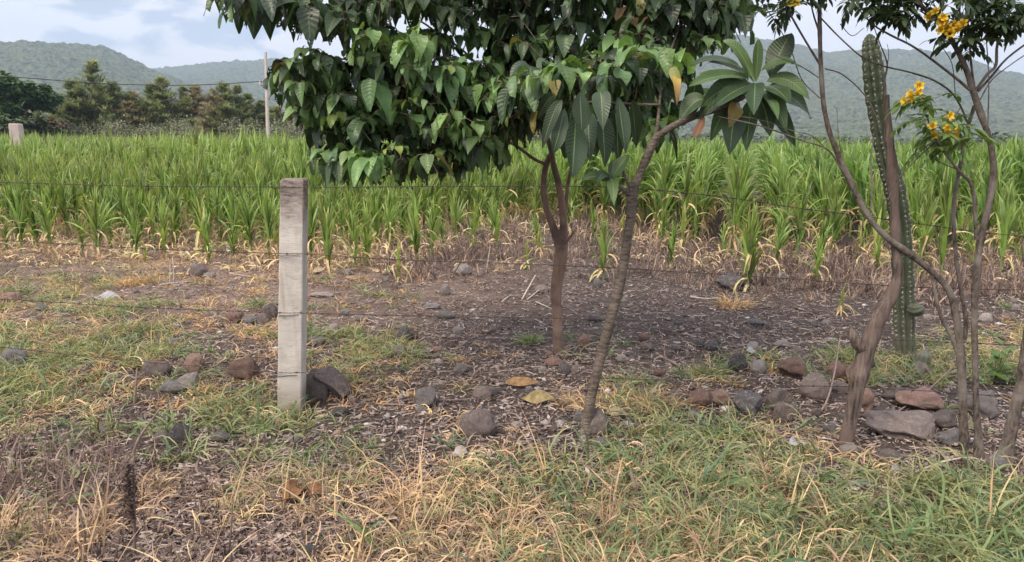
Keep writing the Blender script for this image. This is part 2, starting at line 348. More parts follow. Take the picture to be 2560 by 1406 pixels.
for x in nt.nodes:
    if x.type == 'VALTORGB' and abs(x.color_ramp.elements[0].position-.80) < 1e-4:
        mm = nt.nodes.new('ShaderNodeMath'); mm.operation = 'MULTIPLY'; mm.inputs[1].default_value = .64
        L(nt, top, mm.inputs[0]); L(nt, mm.outputs[0], x.inputs[0])
# soil
m, nt, b, out = mat('soil'); M['soil'] = m
g = N(nt, 'ShaderNodeNewGeometry'); sp = N(nt, 'ShaderNodeSeparateXYZ'); L(nt, g.outputs['Position'], sp.inputs[0])
def noi(s, d=6.0, r=.6, map_=None):
    n = N(nt, 'ShaderNodeTexNoise', i_Scale=float(s), i_Detail=d, i_Roughness=r); L(nt, g.outputs['Position'], n.inputs[0]); return n.outputs[0]
big, midn, fine = noi(.9, 4.), noi(9, 7., .7), noi(120, 3.)
c = mixc(nt, ramp(nt, midn, [(.35, 0.), (.68, 1.)]), (.030, .023, .020), (.092, .072, .063))
c = mixc(nt, ramp(nt, fine, [(.48, 0.), (.78, .6)]), c, (.22, .17, .15))
c = mixc(nt, ramp(nt, fine, [(.25, .7), (.42, 0.)]), c, (.022, .016, .016))
tanf = math_n(nt, 'MULTIPLY', ramp(nt, sp.outputs[1], [(.0, 0.), (1., 1.)]), 0.0)
lf = N(nt, 'ShaderNodeMapRange', i_1=1.0, i_2=-2.0); L(nt, sp.outputs[0], lf.inputs[0])
yf = N(nt, 'ShaderNodeMapRange', i_1=5.0, i_2=7.0); L(nt, sp.outputs[1], yf.inputs[0])
lt = math_n(nt, 'MULTIPLY', math_n(nt, 'MULTIPLY', lf.outputs[0], yf.outputs[0]), ramp(nt, big, [(.35, .25), (.6, .8)]))
c = mixc(nt, lt, c, mixc(nt, midn, (.14, .09, .065), (.33, .235, .18)))
vo = N(nt, 'ShaderNodeTexVoronoi', i_Scale=38.0); L(nt, g.outputs['Position'], vo.inputs[0])
spk = math_n(nt, 'MULTIPLY', math_n(nt, 'LESS_THAN', vo.outputs['Distance'], .13), math_n(nt, 'GREATER_THAN', N(nt, 'ShaderNodeSeparateColor').outputs[0], -1.0))
sc_ = [x for x in nt.nodes if x.type == 'SEPARATE_COLOR'][0]; L(nt, vo.outputs['Color'], sc_.inputs[0]); sel = math_n(nt, 'GREATER_THAN', sc_.outputs[0], .72)
c = mixc(nt, math_n(nt, 'MULTIPLY', spk, math_n(nt, 'MULTIPLY', sel, .8)), c, (.42, .36, .34))
far = N(nt, 'ShaderNodeMapRange', i_1=55.0, i_2=80.0); L(nt, sp.outputs[1], far.inputs[0])
fb = N(nt, 'ShaderNodeTexNoise', i_Scale=.012, i_Detail=6.0); L(nt, g.outputs['Position'], fb.inputs[0])
c = mixc(nt, far.outputs[0], c, ramp(nt, fb.outputs[0], [(.38, (.035, .06, .022)), (.48, (.08, .12, .04)), (.56, (.16, .15, .075)), (.62, (.26, .19, .11)), (.7, (.07, .10, .04))]))
L(nt, c, b.inputs['Base Color']); b.inputs['Roughness'].default_value = .95; b.inputs['Specular IOR Level'].default_value = .15
bp = N(nt, 'ShaderNodeBump', i_Strength=.9, i_Distance=.012); L(nt, math_n(nt, 'ADD', midn, math_n(nt, 'MULTIPLY', fine, .5)), bp.inputs['Height']); L(nt, bp.outputs[0], b.inputs['Normal'])
# forested hillside
m, nt, b, out = mat('scrub_hillside'); M['hill'] = m
g = N(nt, 'ShaderNodeNewGeometry')
h1, h2, h3 = noi(.13, 4., .6), noi(.006, 5., .6), noi(.30, 3., .6)
c = mixc(nt, ramp(nt, h1, [(.42, 0.), (.58, 1.)]), (.006, .013, .010), (.09, .11, .055))
c = mixc(nt, ramp(nt, h3, [(.50, 0.), (.62, .85)]), c, (.16, .17, .10))
c = mixc(nt, ramp(nt, h2, [(.5, 0.), (.72, .55)]), c, (.12, .125, .065))
L(nt, c, b.inputs['Base Color']); b.inputs['Roughness'].default_value = 1.; b.inputs['Specular IOR Level'].default_value = .05

# ------------------------------------------------------------------ ground sheet
rs = np.concatenate([[0.35, .7, 1.0, 1.4, 1.8], np.linspace(2.1, 11, 420), 11*np.geomspace(1.004, 1.0, 1), np.linspace(11.06, 20, 110), np.geomspace(20.3, 9000, 70)])
rs = np.unique(rs)
an = np.concatenate([np.linspace(R(-48), R(48), 560), np.linspace(R(48), R(312), 60)[1:-1]])
RR, AA = np.meshgrid(rs, an, indexing='ij'); X = RR*np.sin(AA); Y = RR*np.cos(AA)
Z = hz(X, Y); nearm = np.clip((22-RR)/8, 0, 1)
Z = Z+nearm*(fbm(X*11, Y*11, 4, 21, .62)*.030)
v = np.stack([X, Y, Z], -1).reshape(-1, 3); nr, na = X.shape
i = np.arange(nr-1)[:, None]*na; j = np.arange(na)[None]; j2 = (j+1) % na
q = np.stack([i+j, i+na+j, i+na+j2, i+j2], -1).reshape(-1, 4)
mb = MB(); mb.add(v, q); mb.Fa.append(np.array([[0*na+k, (k+1) % na, len(v)] for k in range(na)])); mb.V.append(np.array([[0, 0, hz1(0, 0)]])); mb.C.append(np.ones((1, 3))); mb.U.append(np.zeros((1, 3))); mb.n += 1
tag(mb.build('ground', M['soil']), kind='structure')

# ------------------------------------------------------------------ hills
def hill(name, prof, r0, r1, rb, naz=900, nr=210, seed=5, bump=5.0, cell=11.0, pw=1.25):
    px = np.array([p[0] for p in prof], float); py = np.array([p[1] for p in prof], float)
    # every profile point becomes an azimuth and a slope, then a true height at the ridge's distance
    d = np.stack([(px-W/2)/F, -(py-H/2)/F, -np.ones_like(px)], -1) @ CMN.T
    azp = np.arctan2(d[:, 0], d[:, 1]); el = d[:, 2]/np.hypot(d[:, 0], d[:, 1])
    a = np.linspace(azp[0], azp[-1], naz); hh = np.interp(a, azp, el)*r1+CAMZ
    edge = np.clip(np.minimum(a-azp[0], azp[-1]-a)/.05, 0, 1); hh = hh*np.sqrt(edge)
    rr = np.concatenate([np.linspace(r0, r1, nr), np.linspace(r1, rb, 26)[1:]])
    s = np.concatenate([np.linspace(0, 1, nr)**pw, np.cos(np.linspace(0, 1, 26)[1:]*math.pi/2)])
    A2, R2 = np.meshgrid(a, rr, indexing='ij'); S2 = s[None].repeat(naz, 0)
    X = R2*np.sin(A2); Y = R2*np.cos(A2)
    gul = fbm(X/190, Y/190, 4, seed)*2
    env = np.clip(4*S2*(1-S2), 0, 1)
    Z = hh[:, None]*np.clip(S2+gul*.14*env, 0, 1.02)-1.0
    tr = vnoise(X/cell, Y/cell, seed+3)**1.5*bump*.5+vnoise(X/(cell*.42), Y/(cell*.42), seed+4)*bump*.55
    Z = Z+tr*np.clip(S2*25, 0, 1)-bump*.6*np.clip(S2*25, 0, 1)
    mb = MB(); mb.add(np.stack([X, Y, Z], -1).reshape(-1, 3), quads_grid(1, naz, len(rr)))
    return tag(mb.build(name, M['hill']), kind='structure')
hill('hills', [(-700, 190), (-400, 120), (-150, 100), (0, 100), (50, 100), (150, 103), (210, 108), (260, 113), (300, 128), (330, 145), (370, 167), (430, 190), (520, 225), (640, 275), (760, 320)], 620, 1500, 2100, seed=5, bump=8.0)
hill('hills', [(150, 250), (300, 195), (370, 168), (400, 168), (440, 165), (480, 160), (530, 153), (600, 150), (700, 144), (800, 146), (950, 170), (1100, 195), (1250, 210), (1400, 240), (1500, 280)], 1000, 2500, 3400, seed=15, bump=11.0, cell=17)
hill('hills', [(1150, 300), (1300, 210), (1500, 130), (1650, 95), (1790, 85), (1850, 86), (1920, 96), (1990, 110), (2050, 125), (2085, 130), (2119, 123), (2230, 121), (2300, 123), (2370, 129), (2442, 151), (2500, 175), (2560, 184), (2700, 200), (2900, 215), (3200, 290)], 700, 2100, 2900, naz=1100, seed=25, bump=10.0, cell=15)

# ------------------------------------------------------------------ far scrub on the plain
def leafcloud(mb, cen, rad, n, size, cols, flat=1.0, hollow=.55):
    """n small leaf faces through an ellipsoid"""
    d = rng.normal(size=(n, 3)); d /= np.linalg.norm(d, axis=1, keepdims=True); r = (hollow+(1-hollow)*rng.random(n))**1.0
    p = np.asarray(cen)+d*r[:, None]*np.asarray(rad)
    a = rng.random(n)*6.28; el0 = rng.uniform(-.6, .9, n)*flat
    ln = size*rng.uniform(.6, 1.4, n)
    pts = arc(p, a, el0, el0-.8, ln, 2); w = np.stack([ln*.08, ln*.28, ln*.03], 1)
    cl = np.asarray(cols)[rng.integers(0, len(cols), n)]*rng.uniform(.7, 1.35, (n, 1))
    strips(mb, pts, w, cl, twist=rng.uniform(-1, 1, n))
mb = MB()
for k in range(520):
    Yd = rng.uniform(160, 620); px = rng.uniform(-500, 3000); x = (px-1280)/F*Yd
    h = rng.uniform(1.5, 4.5)*(1.0 if Yd < 300 else 1.4)
    leafcloud(mb, (x, Yd, h*.45), (h*rng.uniform(.7, 1.8), h, h*.55), 90, h*.35, [(.035, .055, .022), (.06, .085, .03), (.09, .10, .045)])
tag(mb.build('scrub', M['broad']), kind='stuff')

# ------------------------------------------------------------------ casuarina row and far trees
def casuarina(seed, h, wd_, cols, dens=1.0):
    r2 = np.random.default_rng(seed); mb = MB(); tb = MB()
    tube(tb, [(0, 0, -.1), (r2.uniform(-.1, .1), 0, h*.4), (r2.uniform(-.2, .2), 0, h*.8), (0, 0, h)], [.13, .1, .05, .012], 6, k=3)
    leaders = [(0, 0, h)]+[(r2.uniform(.5, 1.1)*sg, r2.uniform(-.5, .5), h*r2.uniform(.62, .86)) for sg in (-1, 1)]
    for li, (ox, oy, hh) in enumerate(leaders):
        w2 = wd_*(.42 if li == 0 else .30)
        if li: tube(tb, [(0, 0, h*.15), (ox*.7, oy*.7, hh*.5), (ox, oy, hh)], [.06, .04, .01], 5, k=2)
        for k in range(int((120 if li == 0 else 65)*dens)):
            t = r2.random()**.8; z0 = hh*(.05+.95*t); rr = w2*(1-t)**.85*r2.uniform(.45, 1.25)+.10
            a = r2.random()*6.28; ln = rr*1.2; el = r2.uniform(.5, 1.15); f0 = min(1, z0/hh*1.2)
            base = np.array([[ox*f0, oy*f0, z0]]); lp = arc(base, np.array([a]), np.array([el]), np.array([el-.3]), np.array([ln]), 4)
            tube(tb, lp[0], np.linspace(.022, .005, 5), 3, k=1, cap=False)
            m_ = int(30*(.5+ln)); ii = r2.uniform(.2, 1, m_)*4; i0 = np.minimum(ii.astype(int), 3); fr = (ii-i0)[:, None]
            pp = lp[0][i0]*(1-fr)+lp[0][i0+1]*fr+r2.normal(size=(m_, 3))*.06
            l2 = r2.uniform(.18, .46, m_); e0 = r2.uniform(.5, 1.5, m_)
            pts = arc(pp, a+r2.normal(size=m_)*.9, e0, e0-r2.uniform(.1, 1.0, m_), l2, 2)
            c = np.asarray(cols)[r2.integers(0, len(cols))]*r2.uniform(.65, 1.4)*np.ones((m_, 1))*r2.uniform(.85, 1.15, (m_, 1))
            strips(mb, pts, np.stack([np.full(m_, .022), np.full(m_, .018), np.full(m_, .005)], 1), c)
    return mb, tb
OL = [(.27, .31, .18), (.31, .335, .20), (.34, .335, .215), (.23, .275, .16)]
BR = [(.44, .35, .275), (.40, .34, .26), (.34, .31, .23)]
cas = []
for s, (cl, dn) in enumerate([(OL, 1.0), (OL, 1.15), (OL, .9), (BR, 1.0), (BR, .6), (OL, .75)]):
    a, t = casuarina(100+s, 7.0, 4.2, cl, dn); cas.append((a.mesh('crown', M['needle']), t.mesh('trunk', M['brownbark'])))
ROWG = 'feathery trees in the row behind the corn field'
ctrees = [(140, 233, 70, 0, 'low feathery tree at the row\'s end beside the dark broad tree'), (195, 204, 90, 1, 'broad olive feathery tree left of the tallest one in the row'),
 (247, 160, 92, 2, 'tallest feathery tree of the row with a thin pointed top'), (293, 209, 70, 0, 'feathery tree pressed against the right side of the tallest one'),
 (338, 234, 84, 3, 'brownish low feathery tree in a dip of the row'), (383, 214, 60, 2, 'narrow feathery tree left of the double pointed green one'),
 (412, 198, 92, 1, 'green feathery tree with pointed top in the middle of the row'), (466, 220, 60, 5, 'slim feathery tree left of the rusty brown one'),
 (497, 218, 84, 3, 'rusty brown feathery tree with dried foliage in the row'), (540, 226, 62, 4, 'sparse thin brown tree with its trunk showing through'),
 (568, 211, 86, 1, 'full green feathery tree right of the sparse brown one'), (600, 218, 66, 2, 'green feathery tree two places left of the utility pole'),
 (624, 238, 70, 5, 'low feathery tree just left of the utility pole'), (658, 254, 70, 0, 'low feathery tree directly behind the utility pole'),
 (694, 268, 76, 3, 'low brownish feathery tree right of the utility pole'), (732, 276, 80, 0, 'low olive tree half hidden by the leaning leafy branches'),
 (775, 282, 84, 2, 'low olive tree behind the left edge of the big leafy crown'), (1240, 285, 90, 3, 'small brown tree seen under the big crown left of its fork'), (1300, 300, 90, 4, 'sparse brown tree seen between the reddish limbs')]
for k, (px, pt, wpx, vi, lab) in enumerate(ctrees):
    Yd = 74+(k*37 % 9); p = P(px, 345, Yd); top = P(px, pt, Yd); hgt = top[2]; s = hgt/7.0
    o = empty('feathery_tree', (p[0], Yd, 0), lab, 'tree', ROWG)
    o.rotation_euler = (0, 0, k*2.1); wscale = (wpx/F*Yd)/4.2*2.35; o.scale = (wscale, wscale, s)
    for me, nm in zip(cas[vi], ('crown', 'trunk')):
        c_ = bpy.data.objects.new(nm, me); COL.objects.link(c_); c_.parent = o
# understory of the row
mb = MB()
for k in range(150):
    px = rng.uniform(60, 860) if k < 125 else rng.uniform(1180, 1420); Yd = rng.uniform(70, 80); x = P(px, 345, Yd)[0]; h = rng.uniform(1.8, 3.8)
    leafcloud(mb, (x, Yd, h*.45), (1.3, 1.2, h*.55), 800, .17, [(.19, .21, .13), (.22, .225, .15), (.22, .18, .14), (.16, .19, .12)])
tag(mb.build('undergrowth', M['broad']), kind='stuff')
def broadtree(name, px, Yd, lobes, cols, lab, leaf=.42, n=2600, trunkh=1.5):
    p = P(px, 345, Yd); o = empty(name, (p[0], Yd, 0), lab, 'tree' if trunkh > 1 else 'bush'); cm = MB(); tm = MB()
    for (lx, ly, rx, ry) in lobes:
        c = P(lx, ly, Yd+rng.uniform(-1.5, 1.5)); k = Yd/F
        for s in range(9):
            off = rng.normal(size=3)*np.array([rx*k*.45, rx*k*.45, ry*k*.45])
            leafcloud(cm, c+off, (rx*k*.5, rx*k*.5, ry*k*.42), n//9, leaf, cols, hollow=.3)
        tube(tm, [(p[0], Yd, 0), ((p[0]+c[0])/2, Yd, c[2]*.45), tuple(c)], [.28, .16, .05], 6, col=(.1, .08, .06), k=3)
    cm.build('crown', M['broad'], o); tm.build('trunk', M['brownbark'], o); return o
DG = [(.035, .08, .03), (.05, .11, .035), (.075, .14, .045)]
broadtree('broad_tree', 20, 68, [(5, 220, 60, 50), (50, 250, 55, 40), (-60, 210, 70, 60), (80, 235, 32, 22), (20, 290, 60, 30)], DG, 'dark green broad crowned tree at the far left edge behind the corn', n=4200)
broadtree('olive_bush', 70, 64, [(60, 312, 45, 26), (15, 322, 40, 20), (100, 325, 30, 16)], [(.05, .075, .03), (.07, .09, .035)], 'olive bush under the dark broad tree behind the pale stub', leaf=.3, n=1900, trunkh=.5)
broadtree('rusty_bush', 125, 66, [(125, 305, 26, 20), (112, 325, 25, 16)], [(.16, .10, .07), (.11, .09, .045)], 'low rusty brown bush at the left foot of the feathery tree row', leaf=.25, n=1500, trunkh=.5)

# ------------------------------------------------------------------ far pillar, utility pole, power line
def prism(mb, c0, c1, w0, w1, rz, n=14, jit=0.0, bev=.1):
    """square post from c0 to c1 with small chamfers and slightly uneven faces"""
    th = []; 
    for k in range(4):
        for s in (-1, 1): th.append((k, s))
    base = []
    for k in range(4):
        a = rz+math.pi/4+k*math.pi/2; x, y = math.cos(a)*math.sqrt(2), math.sin(a)*math.sqrt(2)
        t = np.array([-math.sin(a), math.cos(a)])
        base += [np.array([x, y])-(np.array([x, y])*bev*.5)-t*bev, np.array([x, y])-(np.array([x, y])*bev*.5)+t*bev]
    base = np.array(base); v = []
    for i in range(n+1):
        t = i/n; c = np.array(c0)*(1-t)+np.array(c1)*t; w = (w0*(1-t)+w1*t)/2
        jj = (rng.random((8, 2))-.5)*jit
        v.append(np.c_[base*w+jj+c[:2], np.full(8, c[2])])
    v = np.array(v); v[-1, :, 2] -= 0; top = v[-1].copy(); top[:, :2] = c1[:2]+(top[:, :2]-np.array(c1[:2]))*.86; top[:, 2] += w1*.06
    v[-1, :, 2] -= w1*.02
    allv = np.concatenate([v.reshape(-1, 3), top]); seg = 8
    i = np.arange(n+1)[:, None]*seg; j = np.arange(seg)[None]; j2 = (j+1) % seg
    mb.add(allv, np.stack([i+j, i+j2, i+seg+j2, i+seg+j], -1).reshape(-1, 4))
    mb.Fa.append(np.array([[mb.n-8+k for k in range(8)]]))
a_ = P(43, 345, 22.); t_ = P(43, 311, 22.)
mb = MB(); prism(mb, (a_[0], 22, -.05), (a_[0], 22, t_[2]), .30, .28, .15, 8, .006)
tag(mb.build('concrete_pillar', plain('pale_pillar', (.45, .37, .34), .9, nvar=.15, scale=6.), smooth=False), 'pale concrete pillar stub rising from the corn in front of the olive bush', 'pillar')
YP = 62.0; pb = P(669, 340, YP); pt_ = P(664, 131, YP)
po = empty('utility_pole', (pb[0], YP, 0), 'tall pale concrete utility pole standing behind the corn', 'utility pole')
mb = MB(); tube(mb, [(pb[0], YP, -.1), ((pb[0]+pt_[0])/2, YP, pt_[2]/2), (pt_[0], YP, pt_[2])], [.17, .15, .11], 10, k=4); mb.build('pole', plain('pole_concrete', (.50, .44, .40), .85, nvar=.12, scale=3.), po)
br = P(650, 205, YP); cr = P(666, 207, YP)
mb = MB(); tube(mb, [cr, (br+cr)/2, br], [.035, .035, .03], 5, k=1); tube(mb, [cr+[0, 0, .1], cr+[.3, 0, .25]], [.05, .04], 6, k=1); tube(mb, [cr-[0, 0, .25], br-[.0, 0, .25]], [.03, .03], 5, k=1); mb.build('bracket', M['cable'], po)
mb = MB(); tube(mb, [br+[0, 0, -.3], br+[0, 0, -.1], br+[0, 0, .12]], [.06, .09, .05], 7, k=2); mb.build('insulator', M['insul'], po)
pts = [P(px, py, Yd) for px, py, Yd in [(-260, 178, 50), (-80, 188, 54), (60, 195, 57), (200, 206, 58.5), (300, 211, 59.5), (430, 214, 60.5), (540, 211, 61.3), (655, 204, YP)]]
mb = MB(); tube(mb, pts, [.035]*len(pts), 5, k=5); tag(mb.build('power_line', M['cable']), 'thin black power line sagging from the utility pole across the feathery trees', 'cable')

# ------------------------------------------------------------------ corn
G1, G2, G3 = (.095, .20, .038), (.21, .36, .075), (.44, .54, .20)
def corn(seed, h, nleaf, lw, lean=.25, dry=4, S=7, fold=.45, young=0.0, across=3, yel=0.0, dlen=.28):
    """three builders (stalk, leaves, dry leaves) of one maize plant whose leaf tips reach about h"""
    r2 = np.random.default_rng(seed); st, lv, dr = MB(), MB(), MB()
    big = h > .9; sh = h*(.66 if big else .58); tube(st, [(0, 0, -.04), (r2.normal()*.006, 0, sh*.5), (r2.normal()*.015, r2.normal()*.015, sh)], [.013*h**.3, .012*h**.3, .006], 6 if across == 3 else 4, col=(.20, .30, .085), k=3 if across == 3 else 1, cap=False)
    n = nleaf+int(r2.integers(-3, 4)); t = np.linspace(0.22 if big else .14, 1.0, n); a0 = r2.random()*6.28
    az = a0+np.arange(n)*math.pi+r2.normal(size=n)*.55
    base = np.stack([np.zeros(n), np.zeros(n), sh*t], 1)
    ln = h*((.40 if big else .44)+.14*np.sin(t*3.0))*r2.uniform(.75, 1.2, n)
    el0 = R(69)+t*R(17)+r2.normal(size=n)*.09; bend = (R(62)*(1-t)+R(8))*r2.uniform(.1, 1.4, n)
    bend = np.where(r2.random(n) < lean, bend+r2.uniform(R(30), R(110), n), bend)
    pts = arc(base, az, el0, el0-bend, ln, S, daz=r2.normal(size=n)*.45, p=2.4 if big else 1.6)
    tt = np.linspace(0, 1, S+1)[None]; wd_ = lw*r2.uniform(.8, 1.2, (n, 1))*(.35+1.0*np.clip(tt*4, 0, 1)*.65)*(1-tt**2.2*.97)*.5
    cb = np.array(G1)*(1-r2.random((n, 1)))+np.array(G2)*r2.random((n, 1)); cb = (cb*.66*np.array((.82, 1, 1.05)) if lw > .06 else cb*np.array((1.12, 1.0, 1.15))); cb = cb*(1-young)+np.array((.30, .42, .05))*young
    cb = cb*(1-yel)+np.array((.42, .40, .13))*yel
    tip = np.array(G3) if r2.random() < .7 else np.array((.40, .38, .15))
    col = cb[:, None]*(1-.45*tt[..., None]**1.5)+tip*.45*tt[..., None]**1.5
    strips(lv, pts, wd_, col, twist=r2.uniform(-.5, .5, n)[:, None]*(0.3+tt*1.5), fold=fold, across=across, wave=.10)
    if dry:
        az = r2.random(dry)*6.28; base = np.stack([np.zeros(dry), np.zeros(dry), sh*r2.uniform(.08, .75, dry)], 1)
        el0 = r2.uniform(R(-30), R(62), dry); ln = r2.uniform(.6, 1.25, dry)*dlen
        pts = arc(base, az, el0, el0-r2.uniform(R(90), R(150), dry), ln, S, daz=r2.normal(size=dry)*.9)
        tt = np.linspace(0, 1, S+1)[None]; wd_ = lw*.34*(1-tt**2*.85)*np.ones((dry, 1))
        cc = np.array([(.62, .46, .27), (.70, .54, .32), (.52, .35, .22), (.60, .54, .25)])[r2.integers(0, 4, dry)]
        strips(dr, pts, wd_, cc, twist=r2.uniform(-1, 1, dry)[:, None]*tt*2.5, fold=.8, across=across, wave=.3)
    return st, lv, dr
CORN = {}
def corn_proto(key, **k):
    st, lv, dr = corn(**k); o = bpy.data.objects.new('corn_plant', None); o.empty_display_size = .1
    CORN[key] = (o, k['h'], [(n, b.mesh(n, M[mm])) for n, b, mm in (('stalk', st, 'corn'), ('leaves', lv, 'corn'), ('dry_leaves', dr, 'corndry')) if b.n], (st, lv, dr))
for s in range(8): corn_proto(('short', s), seed=s+1, h=.68, nleaf=22, lw=.036, lean=.10, dry=8, fold=.45, dlen=.30, yel=.10*(s % 3))
for s in range(5): corn_proto(('mid', s), seed=s+31, h=1.05, nleaf=25, lw=.038, lean=.16, dry=9, fold=.42, dlen=.36)
for s in range(7): corn_proto(('tall', s), seed=s+51, h=1.45, nleaf=22, lw=.046, lean=.28, dry=4, dlen=.4)
for s in range(6): corn_proto(('wide', s), seed=s+71, h=1.45, nleaf=18, lw=.088, lean=.55, dry=2, fold=.35, dlen=.4)
for s in range(2): corn_proto(('bright', s), seed=s+91, h=1.2, nleaf=9, lw=.085, lean=.1, dry=2, fold=.3, young=.8)
for s in range(3): corn_proto(('sick', s), seed=s+95, h=.45, nleaf=6, lw=.038, lean=.25, dry=8, fold=.6, yel=.65, dlen=.32)
FIELDG = 'maize plants of the field behind the fence'
LABC = {'short': 'short narrow-leaved maize plant with tan withered lower leaves at the field edge', 'mid': 'half grown maize plant with upright narrow green leaves',
        'tall': 'tall green maize plant inside the field', 'wide': 'tall maize plant with broad drooping dark green leaves in the right half of the field'}
ORD = 'nearest second third fourth fifth sixth seventh eighth ninth tenth eleventh twelfth thirteenth fourteenth fifteenth sixteenth seventeenth eighteenth nineteenth twentieth'.split()
LANDS = [(-9e9, 60, 'below the far left broad tree'), (60, 180, 'left below the tallest feathery tree'), (180, 300, 'below the tallest feathery tree'), (300, 420, 'below the middle feathery trees'), (420, 520, 'below the rusty feathery tree'),
         (520, 620, 'left of the utility pole'), (620, 690, 'just left of the concrete post'), (690, 780, 'behind the concrete post'), (780, 880, 'just right of the concrete post'), (880, 990, 'under the crown\'s left part'), (990, 1100, 'under the crown\'s middle'), (1100, 1210, 'around the bright lime maize'),
         (1210, 1340, 'left of the reddish trunk'), (1340, 1440, 'behind the reddish trunk'), (1440, 1560, 'between reddish and thin trunk'), (1560, 1650, 'behind the thin trunk'), (1650, 1760, 'just right of the thin trunk'), (1760, 1880, 'below the big glossy leaves'), (1880, 1990, 'above the fountain shaped maize'),
         (1990, 2100, 'left of the slanting stem'), (2100, 2200, 'left of the dead wood post'), (2200, 2300, 'behind cactus and dead wood post'), (2300, 2400, 'right of the cactus'), (2400, 2500, 'behind the upright right stems'), (2500, 9e9, 'at the right edge')]
def number_by_place(items):
    '''items: (object, size and colour words, noun); every label tells size, rank from the camera and the landmark it stands by'''
    bins = {}
    for o, adj, noun in items:
        p = np.array(o.location); x, _ = proj(p); k = [i for i, b_ in enumerate(LANDS) if b_[0] <= x < b_[1]][0]; bins.setdefault((k, adj), []).append((p[1], o, noun))
    for (k, adj), l in bins.items():
        l.sort(key=lambda q: q[0])
        for i, (_, o, noun) in enumerate(l): o['label'] = f"{adj} {noun} {LANDS[k][2]}, {ORD[min(i, 19)]}" + (' to the camera' if i == 0 else ' nearest')
def place_corn(kind, x, y, hgt, label=None, group=None, vi=None, rz=None):
    keys = [k for k in CORN if k[0] == kind]; key = keys[(rnd.randrange(len(keys)) if vi is None else vi) % len(keys)]
    pr, h0, parts, _ = CORN[key]
    e = empty('corn_plant', (x, y, hz1(x, y)-.005), label or LABC[kind], 'maize plant', FIELDG if group is None else (group or None))
    e.rotation_euler = (rnd.uniform(-.06, .06), rnd.uniform(-.06, .06), rnd.random()*6.28 if rz is None else rz); s = hgt/h0; e.scale = (s**.8, s**.8, s)
    for n, me in parts:
        c = bpy.data.objects.new(n, me); COL.objects.link(c); c.parent = e
    return e
EDGEG = 'maize plants at the front edge of the field'
named = [ # px, base py, top py, kind, label
 (53, 622, 472, 'short', 'green maize plant with a splayed tan skirt at the far left of the field edge'), (130, 632, 482, 'short', 'upright maize plant second from the left on the field edge'),
 (245, 640, 478, 'short', 'maize plant with hanging tan sheath third from the left on the edge'), (320, 610, 468, 'mid', 'maize plant fourth from the left with dense narrow leaves'),
 (363, 660, 604, 'sick', 'small withered yellowish maize seedling in front of the left edge row'), (434, 618, 518, 'short', 'small maize plant between the withered seedling and the concrete post'),
 (523, 662, 535, 'short', 'pale yellow-tipped maize plant on the bare strip left of the concrete post'), (552, 612, 470, 'short', 'maize plant behind the pale yellow-tipped one left of the post'),
 (630, 634, 500, 'short', 'maize plant one step left of the concrete post'), (672, 655, 480, 'short', 'maize plant with long tan leaves touching the post\'s left side'),
 (779, 650, 480, 'short', 'maize plant just right of the concrete post'), (825, 688, 500, 'short', 'maize plant with bare pale stalk standing forward right of the post'), (888, 670, 528, 'short', 'leaning small maize plant third to the right of the post'),
 (918, 664, 510, 'short', 'maize plant fourth to the right of the concrete post'), (972, 625, 470, 'mid', 'taller maize plant behind the drooping tan one'),
 (997, 702, 610, 'sick', 'mostly dead maize plant with long tan drooping leaves'), (1043, 660, 495, 'short', 'dark green maize plant rising out of big curled tan leaves'),
 (1078, 645, 495, 'short', 'maize plant beside a standing tan leaf left of the bright one'), (1139, 605, 480, 'short', 'maize plant left of the bright lime one'),
 (1191, 590, 508, 'bright', 'small bright lime green maize plant among tan leaves'), (1232, 588, 490, 'short', 'dark green maize plant right of the bright lime one'),
 (1317, 672, 600, 'sick', 'yellowing stunted maize plant left of the reddish trunk'), (1350, 650, 560, 'sick', 'pale bent maize seedling touching the reddish trunk'), (1508, 702, 545, 'short', 'lone maize plant with tan skirt between the two trunks'),
 (1676, 672, 556, 'short', 'maize plant with arching tan roots-like leaves right of the thin trunk'), (1704, 612, 395, 'mid', 'large fan shaped maize plant right of the thin trunk'), (1660, 605, 400, 'mid', 'fan of narrow maize leaves beside the thin trunk'),
 (1868, 728, 520, 'short', 'maize plant over a dark clod in the right part of the edge'), (1827, 640, 392, 'mid', 'tall maize clump behind the plant over the dark clod'), (1862, 650, 530, 'bright', 'lime green young maize tuft within the middle clump'),
 (1988, 660, 440, 'mid', 'fountain shaped maize plant in front of the broad leaved ones'), (2038, 708, 588, 'short', 'small maize plant with two broad upright blades'), (2098, 786, 712, 'sick', 'dying yellow maize seedling alone on the bare soil'),
 (1935, 585, 372, 'bright', 'lime yellow maize plant with broad erect leaves above the clumps'), (2189, 688, 585, 'short', 'maize plant against the foot of the dead wood post'), (2290, 700, 470, 'mid', 'maize plant seen just right of the cactus'),
 (2350, 705, 480, 'mid', 'maize plant between the cactus and the slanting stems'), (2500, 690, 470, 'mid', 'maize plant on the edge behind the far right stems')]
for k, (px, pb_, pt2, kind, lab) in enumerate(named):
    p = G(px, pb_); q = P(px, pt2, p[1]); place_corn(kind, p[0], p[1], max(.12, (q[2]-p[2])*1.04), lab, EDGEG, vi=k)
for k in range(34):
    px = -40+k*80+rnd.uniform(-30, 30); yy = np.interp(px, [-900, 0, 300, 600, 900, 1050, 1300, 1500, 1900, 2300, 3000], [612, 618, 632, 648, 650, 640, 600, 596, 665, 672, 665])+rnd.uniform(-14, 14); p = G(px, yy)
    EXTRA = globals().setdefault('EXTRA', []); EXTRA.append((place_corn('short' if rnd.random() < .8 else 'sick', p[0], p[1], rnd.uniform(.42, .80), 'x'), 'ragged front row', 'maize'))
number_by_place(EXTRA)
